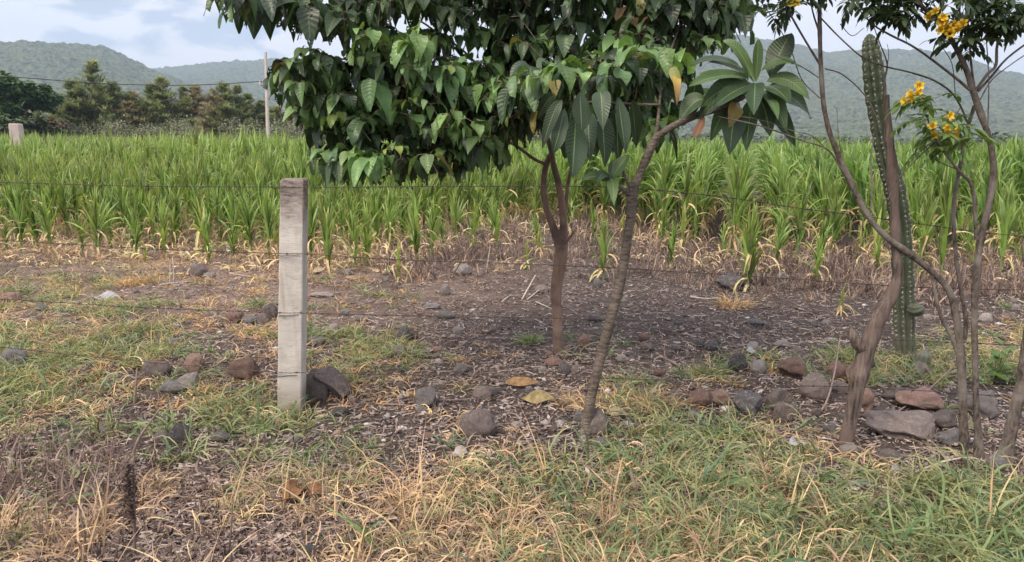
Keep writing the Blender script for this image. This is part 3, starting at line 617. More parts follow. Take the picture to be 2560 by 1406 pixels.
# dense field edge (photo x -> y where the dense corn begins), then a height that grows into the field
EX = np.array([-900, 0, 300, 600, 900, 1050, 1150, 1300, 1500, 1620, 1760, 1900, 2000, 2100, 2300, 2560, 3300])
EY = np.array([590, 606, 620, 632, 628, 612, 590, 560, 562, 600, 618, 640, 630, 645, 655, 650, 640])
dirv = np.array([math.sin(R(17)), math.cos(R(17))]); nrm = np.array([dirv[1], -dirv[0]])
cand = []
for r_ in range(-160, 90):
    for a in np.concatenate([np.arange(6, 26, .19), np.arange(26, 82, .25)]):
        x, y = nrm*r_*.62+dirv*a
        if y < 6 or abs(x) > .95*y+2: continue
        cand.append((x+rnd.uniform(-.05, .05), y+rnd.uniform(-.06, .06)))
cand = np.array(cand); z = hz(cand[:, 0], cand[:, 1]); px, py = proj(np.c_[cand, z])
ey = np.interp(px, EX, EY); eY = Gv(np.clip(px, -900, 3300), ey)[:, 1]; din = cand[:, 1]-eY
keep = (din > 0) & (px > -450) & (px < 3000)
keep &= (fbm(cand[:, 0]*.9, cand[:, 1]*.9, 2, 31) > -.23) | (din > 7)
keep &= rng.random(len(px)) < np.where(cand[:, 1] < 22, .94, np.where(cand[:, 1] < 35, .55, .28))
cand, px, din = cand[keep], px[keep], din[keep]
left = np.clip((1500-px)/900, 0, 1)
grow = 1.6+left*4.6; hgt = .78+.66*np.clip(din/grow, 0, 1)**.8; hgt = hgt*rng.uniform(.80, 1.10, len(hgt))*(1+.35*fbm(cand[:, 0]*.45, cand[:, 1]*.45, 2, 66))
hgt = hgt*np.where(cand[:, 1] > 22, .97, .98)
order = np.argsort(cand[:, 1]+np.where((px < -60) | (px > 2620), 100, 0)); NI = 228
kind_of = []
for i_ in range(len(px)):
    hh = hgt[i_]; wide = px[i_] > 1450 and hh > 1.1
    kind_of.append('short' if hh < .85 else 'mid' if hh < 1.22 else ('wide' if wide and rng.random() < .7 or rng.random() < .10 else 'tall'))
ADJ = {'short': 'short narrow', 'mid': 'half grown narrow', 'tall': 'tall upright', 'wide': 'tall broad leaved'}
number_by_place([(place_corn(kind_of[i_], cand[i_, 0], cand[i_, 1], hgt[i_]), ADJ[kind_of[i_]], 'maize') for i_ in order[:NI]])
rest = order[NI:]; fld = MB(); fldd = MB()
FAR = [corn(200+s, 1.45, 12, .07 if s % 2 else .055, .35, 0, S=3, across=2) for s in range(5)]
groups = {}
for i_ in rest:
    if cand[i_, 1] > 19: groups.setdefault(('far', rnd.randrange(5)), []).append(i_)
    else:
        ks = [k for k in CORN if k[0] == kind_of[i_]]; groups.setdefault(ks[rnd.randrange(len(ks))], []).append(i_)
for key, ids in groups.items():
    h0, bl = (1.45, FAR[key[1]][:2]) if key[0] == 'far' else (CORN[key][1], CORN[key][3])
    ids = np.array(ids); n = len(ids); a = rng.random(n)*6.28; s = hgt[ids]/h0*(1.0 if key[0] != 'far' else 1.04); loc = np.c_[cand[ids], hz(cand[ids, 0], cand[ids, 1])]
    cs, sn = np.cos(a)[:, None]*s[:, None]**.8, np.sin(a)[:, None]*s[:, None]**.8
    for b_ in bl:
        if not b_.n: continue
        v, fa, c, u = b_.arrays(); m_ = len(v)
        vv = np.stack([v[None, :, 0]*cs-v[None, :, 1]*sn, v[None, :, 0]*sn+v[None, :, 1]*cs, v[None, :, 2]*s[:, None]], -1)+loc[:, None]
        tint = rng.uniform(.75, 1.2, (n, 1, 1))*(np.clip(.5+px[ids]/2560*.9, .6, 1.25)[:, None, None]*np.array([-.22, -.04, -.30])+np.array([1.25, 1.06, 1.32]))
        dst = fld; base_n = dst.n
        dst.V.append(vv.reshape(-1, 3)); dst.C.append((c[None]*tint).reshape(-1, 3)); dst.U.append(np.tile(u, (n, 1))); dst.n += n*m_
        for f in fa: dst.Fa.append((f[None]+(np.arange(n)*m_)[:, None, None]).reshape(-1, f.shape[1])+base_n)
tag(fld.build('corn_field', M['corn']), kind='stuff')
print('corn candidates', len(px), 'faces', sum(len(f) for f in fld.Fa))

# ------------------------------------------------------------------ grass, weeds, litter
YS = [672, 736, 800, 864, 928, 992, 1056, 1120, 1184, 1248, 1312, 1376]
GREEN = ['11100000000000000000', '33310011000000000000', '24531100000000000001', '56763266000100000043', '67542154100000523656', '87655100010061000000',
         '76434520000034300011', '31122531100057771111', '11111231044468888431', '00010110034457888887', '11001010212356888899', '21010011223456788999']
DRY = ['33333332110000000000', '44443221000000010000', '33433320000000000002', '34443322010000000012', '33333144100000322343', '45444124210251000001',
       '43233323310121100111', '21112344431024432100', '11223445552223343322', '12787567665557766666', '54898756778898877777', '99766667888898888888']
WEED = ['22112222233444433333', '11111111111111111222', '11111111111111111111', '11111001110111111111', '11111011111111111111', '11111111111111111111',
        '22211111111111111111', '54432222221000000122', '77655444442110000234', '76544555543221111222', '76555555432221111111', '65566666543322221111']
def sample(mapp, k, expo=1.7, rowsel=None, seed=0, clump=1.0):
    out = []
    for r_ in range(12 + 2):
        rr = min(r_, 11)
        if rowsel and rr not in rowsel: continue
        y0 = YS[rr]+(r_-rr)*64
        for c_ in range(-3, 23):
            d = int(mapp[rr][min(max(c_, 0), 19)])
            if not d: continue
            Yc = CAMZ*F/(y0-350); n = d*k*(Yc/3)**expo; n = int(n)+(rnd.random() < n-int(n))
            for _ in range(n): out.append((64+128*c_+rnd.uniform(-82, 82), y0+rnd.uniform(-40, 40)))
    a = np.array(out); p = Gv(a[:, 0], a[:, 1])
    if clump:
        f = fbm(p[:, 0]*1.9, p[:, 1]*1.9, 3, 40+seed)*5.0+.55; p = p[rng.random(len(p)) < 1-clump*(1-np.clip(f, 0.03, 1))]
    return p
def tufts(mb, cen, nb, spread, L0, L1, w, cols, el=(R(40), R(88)), bend=(R(40), R(150)), S=5, wob=.8, tipc=None, lift=0.0):
    n = len(cen)*nb; c = np.repeat(cen, nb, 0); ts = np.repeat(rng.uniform(.5, 1.5, len(cen)), nb)
    a = rng.random(n)*6.28; r = np.abs(rng.normal(size=n))*spread*ts; base = c+np.stack([np.cos(a)*r, np.sin(a)*r, np.zeros(n)], 1)
    base[:, 2] = hz(base[:, 0], base[:, 1])+lift
    e0 = rng.uniform(*el, n); e1 = e0-rng.uniform(*bend, n); ln = rng.uniform(L0, L1, n)*ts
    az = a+rng.normal(size=n)*.9
    pts = arc(base, az, e0, e1, ln, S, daz=rng.normal(size=n)*wob)
    pts[..., 2] = np.maximum(pts[..., 2], hz(pts[..., 0], pts[..., 1])+.003+.012*rng.random((n, 1)))
    t = np.linspace(0, 1, S+1)[None]; wd_ = w*rng.uniform(.35, 1.35, (n, 1))*(.55+.45*np.sin(np.clip(t*1.3, 0, 1)*3.14))*(1-t**2*.92)*.56
    ci = np.repeat(rng.integers(0, len(cols), len(cen)), nb); alt = rng.random(n) < .4; ci = np.where(alt, rng.integers(0, len(cols), n), ci)
    cc = np.asarray(cols)[ci]*rng.uniform(.75, 1.25, (n, 1))
    col = cc[:, None].repeat(S+1, 1)
    if tipc is not None:
        f = (t[..., None]**1.5)*np.repeat(rng.random(len(cen)), nb)[:, None, None]*1.0; col = col*(1-f)+np.asarray(tipc)*f
    strips(mb, pts, wd_, col, twist=rng.uniform(-1.2, 1.2, n))
GC = [(.125, .20, .085), (.165, .235, .10), (.23, .275, .12), (.11, .185, .105), (.32, .32, .15)]
TC = [(.62, .42, .24), (.70, .51, .30), (.52, .35, .21), (.62, .49, .27), (.46, .32, .22), (.34, .24, .17), (.40, .29, .20)]
OC = [(.60, .36, .17), (.56, .38, .18), (.48, .30, .16)]
WC = [(.20, .14, .12), (.27, .20, .17), (.10, .07, .06), (.36, .28, .235), (.15, .10, .085)]
mb = MB(); tufts(mb, np.concatenate([sample(GREEN, 2.1, rowsel={0, 1, 2, 3, 4, 5, 6}, seed=1, clump=.82), sample(GREEN, 1.55, rowsel={7, 8, 9, 10, 11}, seed=1, clump=1.0)]), 15, .034, .07, .20, .0072, GC, tipc=(.55, .45, .22), bend=(R(50), R(170)), wob=1.2)
tufts(mb, sample(GREEN, .30, 1.3, {5, 6, 7, 8, 9, 10, 11}, seed=1), 6, .04, .13, .28, .011, GC[:4], el=(R(45), R(85)), bend=(R(40), R(140)), S=6, wob=1.0)
tag(mb.build('grass', M['grass']), kind='stuff')
mb = MB(); tufts(mb, sample(DRY, 1.5, seed=2, clump=1.2), 18, .038, .05, .19, .0058, TC, wob=2.0, bend=(R(70), R(230)), S=6); tufts(mb, sample(DRY, 1.7, 1.6, {0, 1, 2, 3, 4, 5}, seed=3), 14, .03, .04, .12, .006, OC, wob=1.2)
tufts(mb, sample(DRY, .10, 1.5, {9, 10, 11}, seed=2), 9, .03, .18, .36, .006, TC, el=(R(60), R(88)), bend=(R(5), R(70)), wob=.5)
tag(mb.build('dry_grass', M['straw']), kind='stuff')
mb = MB(); tufts(mb, sample(WEED, 2.2, seed=4, clump=.6), 12, .05, .02, .09, .009, WC, el=(R(-5), R(75)), bend=(R(-60), R(160)), wob=2.6, S=4)
tufts(mb, sample(WEED, .8, 1.5, {7, 8, 9, 10, 11}, seed=5, clump=.5), 5, .05, .03, .07, .020, WC, el=(R(-10), R(50)), bend=(R(-90), R(150)), wob=2.0, S=4)
# standing dead weeds between the young corn
n = 1500; wx = rng.uniform(980, 2750, n); wy = np.interp(wx, EX, EY)+rng.uniform(-30, 1, n)+115*rng.random(n)**1.4; cw = Gv(wx, wy)
tufts(mb, cw, 13, .06, .08, .27, .011, [(.22, .16, .135), (.33, .25, .21), (.11, .08, .07), (.40, .30, .23), (.16, .11, .095)], el=(R(60), R(95)), bend=(R(-20), R(140)), wob=2.2, S=6)
n = 110; wx = rng.uniform(-250, 330, n); wy = rng.uniform(1090, 1400, n); cw = Gv(wx, wy)
tufts(mb, cw, 9, .06, .06, .20, .008, [(.24, .17, .145), (.16, .11, .095), (.36, .27, .22)], el=(R(60), R(95)), bend=(R(-20), R(100)), wob=2.0, S=6)
n = 500; wx = rng.uniform(-200, 1000, n); wy = np.interp(wx, EX, EY)+rng.uniform(-30, 50, n); cw = Gv(wx, wy)
tufts(mb, cw, 10, .07, .04, .14, .007, [(.19, .13, .10), (.30, .22, .15), (.42, .30, .19)], el=(R(40), R(90)), bend=(R(0), R(120)), wob=1.5, S=4)
n = 560; wx = rng.uniform(-300, 2860, n); wy = np.interp(wx, EX, EY)+np.abs(rng.normal(size=n))*34-12; cw = Gv(wx, wy)
tufts(mb, cw, 7, .10, .12, .30, .020, [(.66, .49, .31), (.74, .57, .36), (.54, .37, .24), (.66, .58, .30)], el=(R(20), R(95)), bend=(R(60), R(190)), wob=1.5, S=6)
tag(mb.build('dead_weeds', M['straw']), kind='stuff')
# straw litter lying on the soil
mb = MB(); n = 46000; lx = rng.uniform(-300, 2860, n); ly = 620+(rng.random(n)**1.15)*900; p = Gv(lx, ly)
dens = fbm(p[:, 0]*1.3, p[:, 1]*1.3, 3, 77)+.5; p = p[rng.random(n) < .25+dens]; n = len(p)
p[:, 2] += .004+.012*rng.random(n); a = rng.random(n)*6.28; ln = rng.uniform(.015, .085, n)
pts = arc(p, a, rng.normal(size=n)*.12, rng.normal(size=n)*.15, ln, 3, daz=rng.normal(size=n)*.9); pts[..., 2] = np.maximum(pts[..., 2], hz(pts[..., 0], pts[..., 1])+.006)
cc = np.array([(.38, .30, .26), (.28, .21, .185), (.54, .43, .36), (.16, .12, .105), (.46, .36, .29)])[rng.integers(0, 5, n)]*rng.uniform(.7, 1.2, (n, 1))
strips(mb, pts, np.full((n, 4), .0022)*rng.uniform(.6, 2.0, (n, 1)), cc, twist=rng.uniform(-.6, .6, n))
n = 15000; p = Gv(rng.uniform(-100, 2700, n), 630+rng.random(n)*330); p[:, 2] += .006+.02*rng.random(n); a = rng.random(n)*6.28; ln = rng.uniform(.02, .11, n)
pts = arc(p, a, rng.normal(size=n)*.25, rng.normal(size=n)*.25, ln, 3, daz=rng.normal(size=n)*.9); pts[..., 2] = np.maximum(pts[..., 2], hz(pts[..., 0], pts[..., 1])+.008)
cc = np.array([(.34, .255, .22), (.20, .15, .13), (.48, .38, .32), (.11, .085, .07), (.28, .21, .18)])[rng.integers(0, 5, n)]*rng.uniform(.7, 1.2, (n, 1))
strips(mb, pts, np.full((n, 4), .0022)*rng.uniform(.5, 1.8, (n, 1)), cc, twist=rng.uniform(-.6, .6, n))
# crumbled leaf flakes
n = 11000; p = Gv(rng.uniform(-300, 2860, n), 660+rng.random(n)*800); p[:, 2] += .006+.01*rng.random(n); ln = rng.uniform(.012, .04, n)
pts = arc(p, rng.random(n)*6.28, rng.normal(size=n)*.4, rng.normal(size=n)*.6, ln, 2); cc = np.array([(.30, .23, .21), (.19, .14, .13), (.44, .36, .33), (.12, .09, .08)])[rng.integers(0, 4, n)]*rng.uniform(.7, 1.2, (n, 1))
strips(mb, pts, np.stack([ln*.12, ln*.3, ln*.06], 1), cc, twist=rng.uniform(-.8, .8, n))
tag(mb.build('straw_litter', M['straw']), kind='stuff')

# single isolated tufts one could lift away
def tuft_thing(px, py, nb, lo, hi, lab, cols=GC, m_='grass', sp_=.03, **k):
    g0 = G(px, py); mb = MB(); cen = np.array([g0]*6)+np.c_[rng.normal(size=(6, 2))*sp_, np.zeros(6)]
    tufts(mb, cen, nb//6, sp_, lo, hi, .006, cols, **k); o = mb.build('grass_tuft', M[m_]); return tag(o, lab, 'grass tuft', 'isolated grass tufts on the bare soil')
tuft_thing(952, 742, 150, .05, .13, 'small green tuft with an orange base behind the big green patch', GC+OC[:1])
tuft_thing(1150, 905, 150, .04, .10, 'small yellowish tuft above a grey stone on the bare soil', TC+GC[2:3]+OC)
tuft_thing(1335, 858, 200, .06, .15, 'loose green tuft at the left foot of the reddish trunk')
tuft_thing(1838, 772, 330, .12, .26, 'dry tan mop of grass below the dark clod', OC+TC, 'straw', .05)
tuft_thing(1775, 945, 420, .10, .22, 'bushy green and yellow tuft beside the dark round stone', GC+TC[:2], sp_=.06)
tuft_thing(1640, 1025, 420, .10, .22, 'yellow green tuft right of the stone under the thin trunk', GC+TC, sp_=.045)
tuft_thing(325, 715, 360, .06, .14, 'orange tan cushion of grass in the left part of the bare strip', OC+GC[4:], 'straw', .07)
tuft_thing(55, 735, 360, .07, .16, 'grey green cushion of grass near the left edge', GC, sp_=.055)
tuft_thing(175, 742, 380, .06, .14, 'long low yellow green cushion of grass beside the grey green one', GC[2:]+TC[:1], sp_=.06)
tuft_thing(640, 770, 220, .08, .17, 'dark green tuft behind the stones left of the post', GC, sp_=.035)
tuft_thing(900, 700, 90, .04, .09, 'faint small dry tuft right of the forward maize plant', OC, 'straw')
tuft_thing(2120, 900, 260, .08, .2, 'green and yellow tuft left of the dead wood post', GC+TC[:1], sp_=.05)
tuft_thing(1440, 1010, 200, .08, .16, 'dry curly tuft touching the thin trunk behind the round stone', TC, 'straw', .05)

# ------------------------------------------------------------------ stones
def ico(sub):
    bm = bmesh.new(); bmesh.ops.create_icosphere(bm, subdivisions=sub, radius=1.0); v = np.array([x.co[:] for x in bm.verts]); f = np.array([[q.index for q in p.verts] for p in bm.faces]); bm.free(); return v, f
IV, IF = ico(4); IV2, IF2 = ico(2)
def stone_mesh(seed, angular, matn, sub=True):
    r2 = np.random.default_rng(seed); v0, f = (IV, IF) if sub else (IV2, IF2); v = v0.copy()
    if angular:
        for k in range(13):
            d = r2.normal(size=3); d /= np.linalg.norm(d); lim = r2.uniform(.52, .82); s = v@d; over = np.clip(s-lim, 0, None); v -= d*over[:, None]*.93
    else:
        for k in range(4):
            d = r2.normal(size=3); d /= np.linalg.norm(d); lim = r2.uniform(.6, .85); s = v@d; over = np.clip(s-lim, 0, None); v -= d*over[:, None]*.5
    off = Vector(r2.uniform(-50, 50, 3)); nz = np.array([mnoise.fractal(Vector(p)*1.5+off, .8, 2.1, 4) for p in v0]); nf = np.array([mnoise.noise(Vector(p)*9+off) for p in v0])
    v *= (1+(.24 if angular else .17)*nz+(.035 if angular else .022)*nf)[:, None]
    ext = np.abs(v).max(0); v /= ext
    b_ = MB(); b_.add(v, f); return b_.mesh('stone', M[matn])
SM = {}
for mn in ('grey', 'purple', 'red', 'light', 'dark'):
    for ang in (0, 1):
        for s in range(3): SM[(mn, ang, s)] = stone_mesh(300+s*7+ang*50+len(SM), ang, mn)
def stone(px, py, wpx, hpx, mn, ang, lab, group=None, rz=None, tilt=0.0, name='stone', depth=None, sink=.34):
    """px,py = centre of the stone's foot line in the photo, wpx/hpx its size there"""
    g0 = G(px, py); k = np.linalg.norm(g0-ORG)/F; w = wpx*k; h = hpx*k*1.2; dd = (depth or .8)*w
    me = SM[(mn, ang, rnd.randrange(3))]; o = bpy.data.objects.new(name, me); COL.objects.link(o)
    o.scale = (w*.5, dd*.5, h*.5/(1-sink*.5)); o.location = (g0[0], g0[1]+dd*.38, g0[2]+h*.5-h*sink*.5)
    o.rotation_euler = (rnd.uniform(-.12, .12), tilt, rnd.uniform(-.35, .35) if rz is None else rz)
    return tag(o, lab, 'stone', group)
ST = [(783, 1012, 66, 66, 'purple', 0, 'rounded brownish stone leaning on the foot of the concrete post'),
 (1195, 1098, 96, 60, 'purple', 0, 'large flat grey oval stone alone on the bare soil'), (1487, 1092, 74, 62, 'purple', 0, 'round brownish stone behind the foot of the thin trunk'), (1450, 1060, 34, 28, 'grey', 0, 'small round stone tucked left of the thin trunk'),
 (1062, 1020, 58, 44, 'grey', 1, 'grey stone with a white patch between straw twigs'), (1205, 1003, 52, 32, 'purple', 0, 'flat grey stone above the large oval one'), (1235, 990, 24, 20, 'grey', 0, 'small stone touching the flat grey one'),
 (1153, 940, 38, 26, 'grey', 1, 'bluish grey stone below the small yellowish tuft'), (1412, 940, 36, 28, 'dark', 0, 'dark purple stone in front of the reddish trunk'), (1437, 940, 24, 24, 'purple', 0, 'small stone right beside the dark purple one'), (1385, 918, 52, 18, 'red', 0, 'flat reddish stone at the base of the reddish trunk'),
 (1385, 1080, 18, 15, 'purple', 0, 'pebble sized round stone between the oval stone and thin trunk'), (1505, 1125, 48, 24, 'grey', 0, 'low grey stone in the grass below the thin trunk'), (1560, 1070, 22, 14, 'light', 0, 'small whitish stone right of the thin trunk'),
 (385, 952, 66, 40, 'purple', 1, 'dark lopsided stone in the left grass'), (465, 975, 56, 38, 'light', 1, 'pale pinkish stone left of the red one'), (482, 935, 50, 38, 'red', 0, 'brick red stone in the left grass'), (598, 958, 78, 54, 'red', 1, 'biggest rough reddish boulder left of the post'),
 (425, 985, 60, 22, 'grey', 0, 'flat grey stone below the dark lopsided one'), (575, 985, 30, 14, 'grey', 0, 'small grey stone below the rough reddish boulder'), (25, 925, 54, 40, 'grey', 0, 'grey stone cut by the left edge of the picture'),
 (440, 1112, 60, 48, 'dark', 1, 'slate grey stone among the straw in the left foreground'), (548, 1108, 44, 20, 'grey', 0, 'low grey stone right of the slate grey one'), (400, 1110, 40, 26, 'purple', 0, 'brown stone left of the slate grey one'), (255, 1090, 36, 14, 'light', 0, 'flat pale stone in the left dead weeds'),
 (585, 813, 46, 32, 'red', 1, 'pinkish angular stone in the pile left of the post'), (620, 815, 44, 24, 'grey', 1, 'bluish slab in the pile left of the post'), (655, 815, 30, 28, 'purple', 0, 'round stone in the pile left of the post'), (670, 800, 44, 34, 'purple', 0, 'topmost brown stone of the pile touching the post'),
 (490, 697, 44, 30, 'purple', 0, 'round brown stone on the bare strip left of the post'), (520, 700, 34, 18, 'purple', 1, 'clod like stone beside the round brown one'), (20, 760, 44, 20, 'red', 0, 'pink flat stone at the left edge above the grass'), (100, 780, 26, 14, 'grey', 0, 'small dark stone in the upper left grass'), (425, 865, 34, 18, 'grey', 1, 'grey stone sunk in the upper left grass'),
 (865, 690, 28, 18, 'light', 1, 'whitish stone at the field edge right of the post'), (1155, 690, 56, 24, 'light', 0, 'long pale stone at the field edge'), (1113, 740, 30, 26, 'light', 0, 'pale rounded stone below the long one'), (1080, 775, 44, 14, 'grey', 0, 'flat grey stone in the middle of the bare strip'), (1112, 800, 46, 18, 'grey', 0, 'flat grey stone below the other flat one'),
 (1145, 838, 30, 18, 'light', 0, 'pinkish grey stone above the small yellowish tuft'), (1355, 735, 40, 20, 'purple', 0, 'brown stone near the leaning dry sticks'), (1460, 870, 34, 30, 'red', 1, 'crumbly reddish stone right of the reddish trunk'), (1490, 805, 40, 16, 'grey', 0, 'pale blue grey stone right of the reddish trunk'), (1495, 720, 24, 22, 'grey', 0, 'grey stone behind the thin trunk'),
 (1555, 905, 26, 16, 'light', 0, 'small pale stone right of the thin trunk'), (1612, 855, 32, 20, 'red', 0, 'small reddish stone on the bare right part'), (1620, 878, 36, 16, 'purple', 0, 'flat brownish stone below the small reddish one'), (1690, 880, 32, 16, 'grey', 0, 'grey flat stone left of the green and yellow tuft'),
 (1010, 855, 40, 34, 'dark', 0, 'dark rounded stone behind the green patch'), (1035, 850, 24, 20, 'purple', 0, 'small brown stone right of the dark rounded one'), (995, 895, 42, 26, 'purple', 0, 'brown stone in the right end of the green patch'), (832, 838, 34, 24, 'light', 0, 'brownish pale stone right of the concrete post'), (780, 865, 62, 16, 'grey', 0, 'flat greenish stone right of the concrete post'),
 (800, 745, 60, 10, 'light', 0, 'long flat pale stone right of the post on the bare strip'), (860, 790, 26, 14, 'grey', 0, 'little grey stone right of the post'), (905, 805, 40, 14, 'grey', 0, 'flat bluish stone left of the green patch'), (1005, 980, 36, 24, 'purple', 0, 'brown stone at the right end of the dry tuft'),
 (1755, 1032, 70, 46, 'red', 1, 'brick orange angular stone in the right stone line'), (1798, 1020, 68, 38, 'red', 1, 'reddish slab leaning on the brick orange one'), (1872, 1043, 88, 58, 'dark', 1, 'large dark grey boulder in the right stone line'), (1946, 1030, 60, 54, 'purple', 1, 'purplish boulder right of the dark grey one'), (1972, 1065, 64, 48, 'purple', 1, 'brown angular stone in front of the purplish boulder'),
 (2043, 1003, 72, 56, 'purple', 0, 'purplish round stone left of the dead wood post'), (1985, 948, 76, 44, 'red', 1, 'rust brown boulder behind the purplish ones'), (1850, 932, 50, 40, 'dark', 0, 'dark greenish round stone beside the bushy tuft'), (1996, 900, 28, 30, 'light', 1, 'small pale pointed stone behind the rust brown boulder'), (2012, 915, 22, 24, 'purple', 1, 'small dark chip beside the pale pointed stone'),
 (1885, 882, 34, 22, 'light', 0, 'pale grey stone above the white scrap'), (1740, 1055, 40, 20, 'light', 1, 'white flat stone in front of the brick orange one'), (1690, 1000, 34, 22, 'grey', 0, 'grey stone right of the yellow green tuft'), (1735, 975, 24, 14, 'light', 1, 'small pink chip behind the brick orange stone'), (1900, 938, 44, 30, 'light', 0, 'pinkish pale stone right of the dark greenish one'),
 (1960, 872, 44, 20, 'light', 1, 'flat pale slab at the back of the right stones'), (1750, 870, 30, 20, 'dark', 0, 'dark stone right of the bare middle'), (1785, 878, 40, 18, 'dark', 0, 'dark flat stone above the bushy tuft'), (1650, 940, 30, 14, 'red', 0, 'small dull red stone left of the bushy tuft'),
 (2105, 985, 40, 26, 'purple', 0, 'small brown stone between round one and post'), (2165, 1032, 70, 54, 'red', 1, 'rough reddish boulder right behind the dead wood post'), (2310, 1035, 118, 44, 'red', 1, 'broad rough orange brown slab right of the post'), (2250, 1010, 60, 34, 'purple', 1, 'brown stone between the two rough reddish ones'),
 (2215, 1062, 70, 30, 'dark', 1, 'blue grey slate in front of the rough reddish boulder'), (2290, 1105, 170, 50, 'purple', 1, 'long layered flat rock in front of the slate'), (2375, 1075, 96, 34, 'purple', 1, 'flat brown rock left of the slanting stems'), (2390, 1115, 70, 24, 'grey', 1, 'low grey rock at the foot of the slanting stems'),
 (2465, 1045, 86, 54, 'light', 1, 'pale pink boulder between the right stems'), (2310, 950, 42, 34, 'light', 1, 'tan stone at the foot of the cactus'), (2130, 1140, 50, 20, 'light', 0, 'white flat stone in front of the dead wood post'), (2232, 1168, 60, 30, 'purple', 0, 'brown stone in the right dead straw'), (2080, 1090, 40, 26, 'grey', 1, 'grey chip left of the foot of the dead wood post'),
 (2100, 950, 50, 36, 'red', 0, 'reddish flat stone behind the round purplish one'), (2150, 955, 60, 30, 'red', 0, 'reddish stone touching the post from behind'), (2470, 810, 30, 20, 'light', 0, 'pale stone behind the right stems'), (2068, 815, 24, 12, 'light', 0, 'small pale stone left of the post on bare soil'), (2500, 1180, 44, 30, 'grey', 0, 'grey stone by the far right trunk'), (2045, 1045, 30, 20, 'purple', 1, 'brown chip right of the purplish boulder'),
 (1893, 815, 50, 12, 'grey', 0, 'flat grey stone on the bare soil behind the stone line'), (1960, 700, 30, 16, 'grey', 0, 'small grey stone below the fountain shaped maize'), (735, 1110, 30, 18, 'grey', 0, 'small stone in the grass below the post'), (850, 1045, 46, 20, 'dark', 0, 'dark low stone right of the leaning slab'), (870, 1120, 36, 20, 'purple', 0, 'small brown stone in the middle foreground'), (770, 1400, 50, 24, 'dark', 0, 'dark stone at the lower edge of the picture')]
for s in ST: stone(*s, group='stones lying along the fence')
# the slab propped against the round stone at the post
g0 = G(835, 1010); k_ = np.linalg.norm(g0-ORG)/F; me = SM[('dark', 1, 1)]; o = bpy.data.objects.new('stone', stone_mesh(977, 1, 'purple')); COL.objects.link(o)
o.scale = (56*k_, 40*k_, 30*k_); o.location = (g0[0]-12*k_, g0[1]+.10, g0[2]+46*k_); o.rotation_euler = (.35, R(50), .1)
tag(o, 'tilted angular slab leaning on the round stone beside the post', 'stone', 'stones lying along the fence')
# unnamed small stones, and gravel
SG = 'small stones scattered over the bare soil'
cnt = 0; small = []
while cnt < 140:
    px_, py_ = rnd.uniform(760, 2560), 700+rnd.random()*400
    if rnd.random() < .12: px_, py_ = rnd.uniform(0, 760), rnd.uniform(700, 860)
    if px_ < 1000 and py_ > 1020: continue
    if py_ > 1060 and px_ > 1550: continue
    w_ = rnd.uniform(11, 26)*(.55+(py_-650)/500); mn = rnd.choice(['grey', 'purple', 'grey', 'light', 'dark', 'red'])
    o = stone(px_, py_, w_, w_*rnd.uniform(.35, .6), mn, rnd.random() < .3, 'x', SG, name='small_stone', sink=.6); small.append((o, 'small '+{'grey': 'grey', 'purple': 'brownish', 'light': 'pale', 'dark': 'dark', 'red': 'reddish'}[mn], 'stone'))
    cnt += 1
number_by_place(small)
mb = MB(); n = 9500; gx = rng.uniform(400, 2860, n); gy = 690+rng.random(n)**1.1*420; p = Gv(gx, gy)
sel = rng.random(n) < .3+1.1*(fbm(p[:, 0]*.9, p[:, 1]*.9, 2, 5)+.4); p = p[sel]; n = len(p)
sz = rng.uniform(.003, .012, n)*rng.uniform(.6, 1.4, n)*np.where(rng.random(n) < .12, 1.9, 1); an_ = rng.random(n)*6.28; fl = rng.uniform(.4, .8, n)
bv, bf = ico(1); bv = bv*(1+.12*rng.normal(size=(len(bv), 1)))
st = np.stack([rng.uniform(.7, 1.5, n), rng.uniform(.7, 1.2, n), fl], 1)
vv = bv[None]*st[:, None]*sz[:, None, None]; cs, sn = np.cos(an_)[:, None], np.sin(an_)[:, None]
vv = np.stack([vv[..., 0]*cs-vv[..., 1]*sn, vv[..., 0]*sn+vv[..., 1]*cs, vv[..., 2]], -1)+p[:, None]+np.array([0, 0, .006])
cc = np.array([(.22, .20, .20), (.30, .26, .25), (.16, .13, .13), (.27, .17, .14), (.5, .47, .45)])[rng.choice(5, n, p=[.3, .25, .25, .12, .08])]
mb.add(vv.reshape(-1, 3), (bf[None]+(np.arange(n)*len(bv))[:, None, None]).reshape(-1, 3), np.repeat(cc, len(bv), 0)); tag(mb.build('gravel', leaf_mat('gravel_stone', .9, 0, nscale=120, nvar=.3, spec=.2)), kind='stuff')
# dark clod of earth under the maize
stone(1830, 728, 90, 40, 'dark', 1, 'dark clod of earth under the maize in the right part', name='clod')['category'] = 'clod'

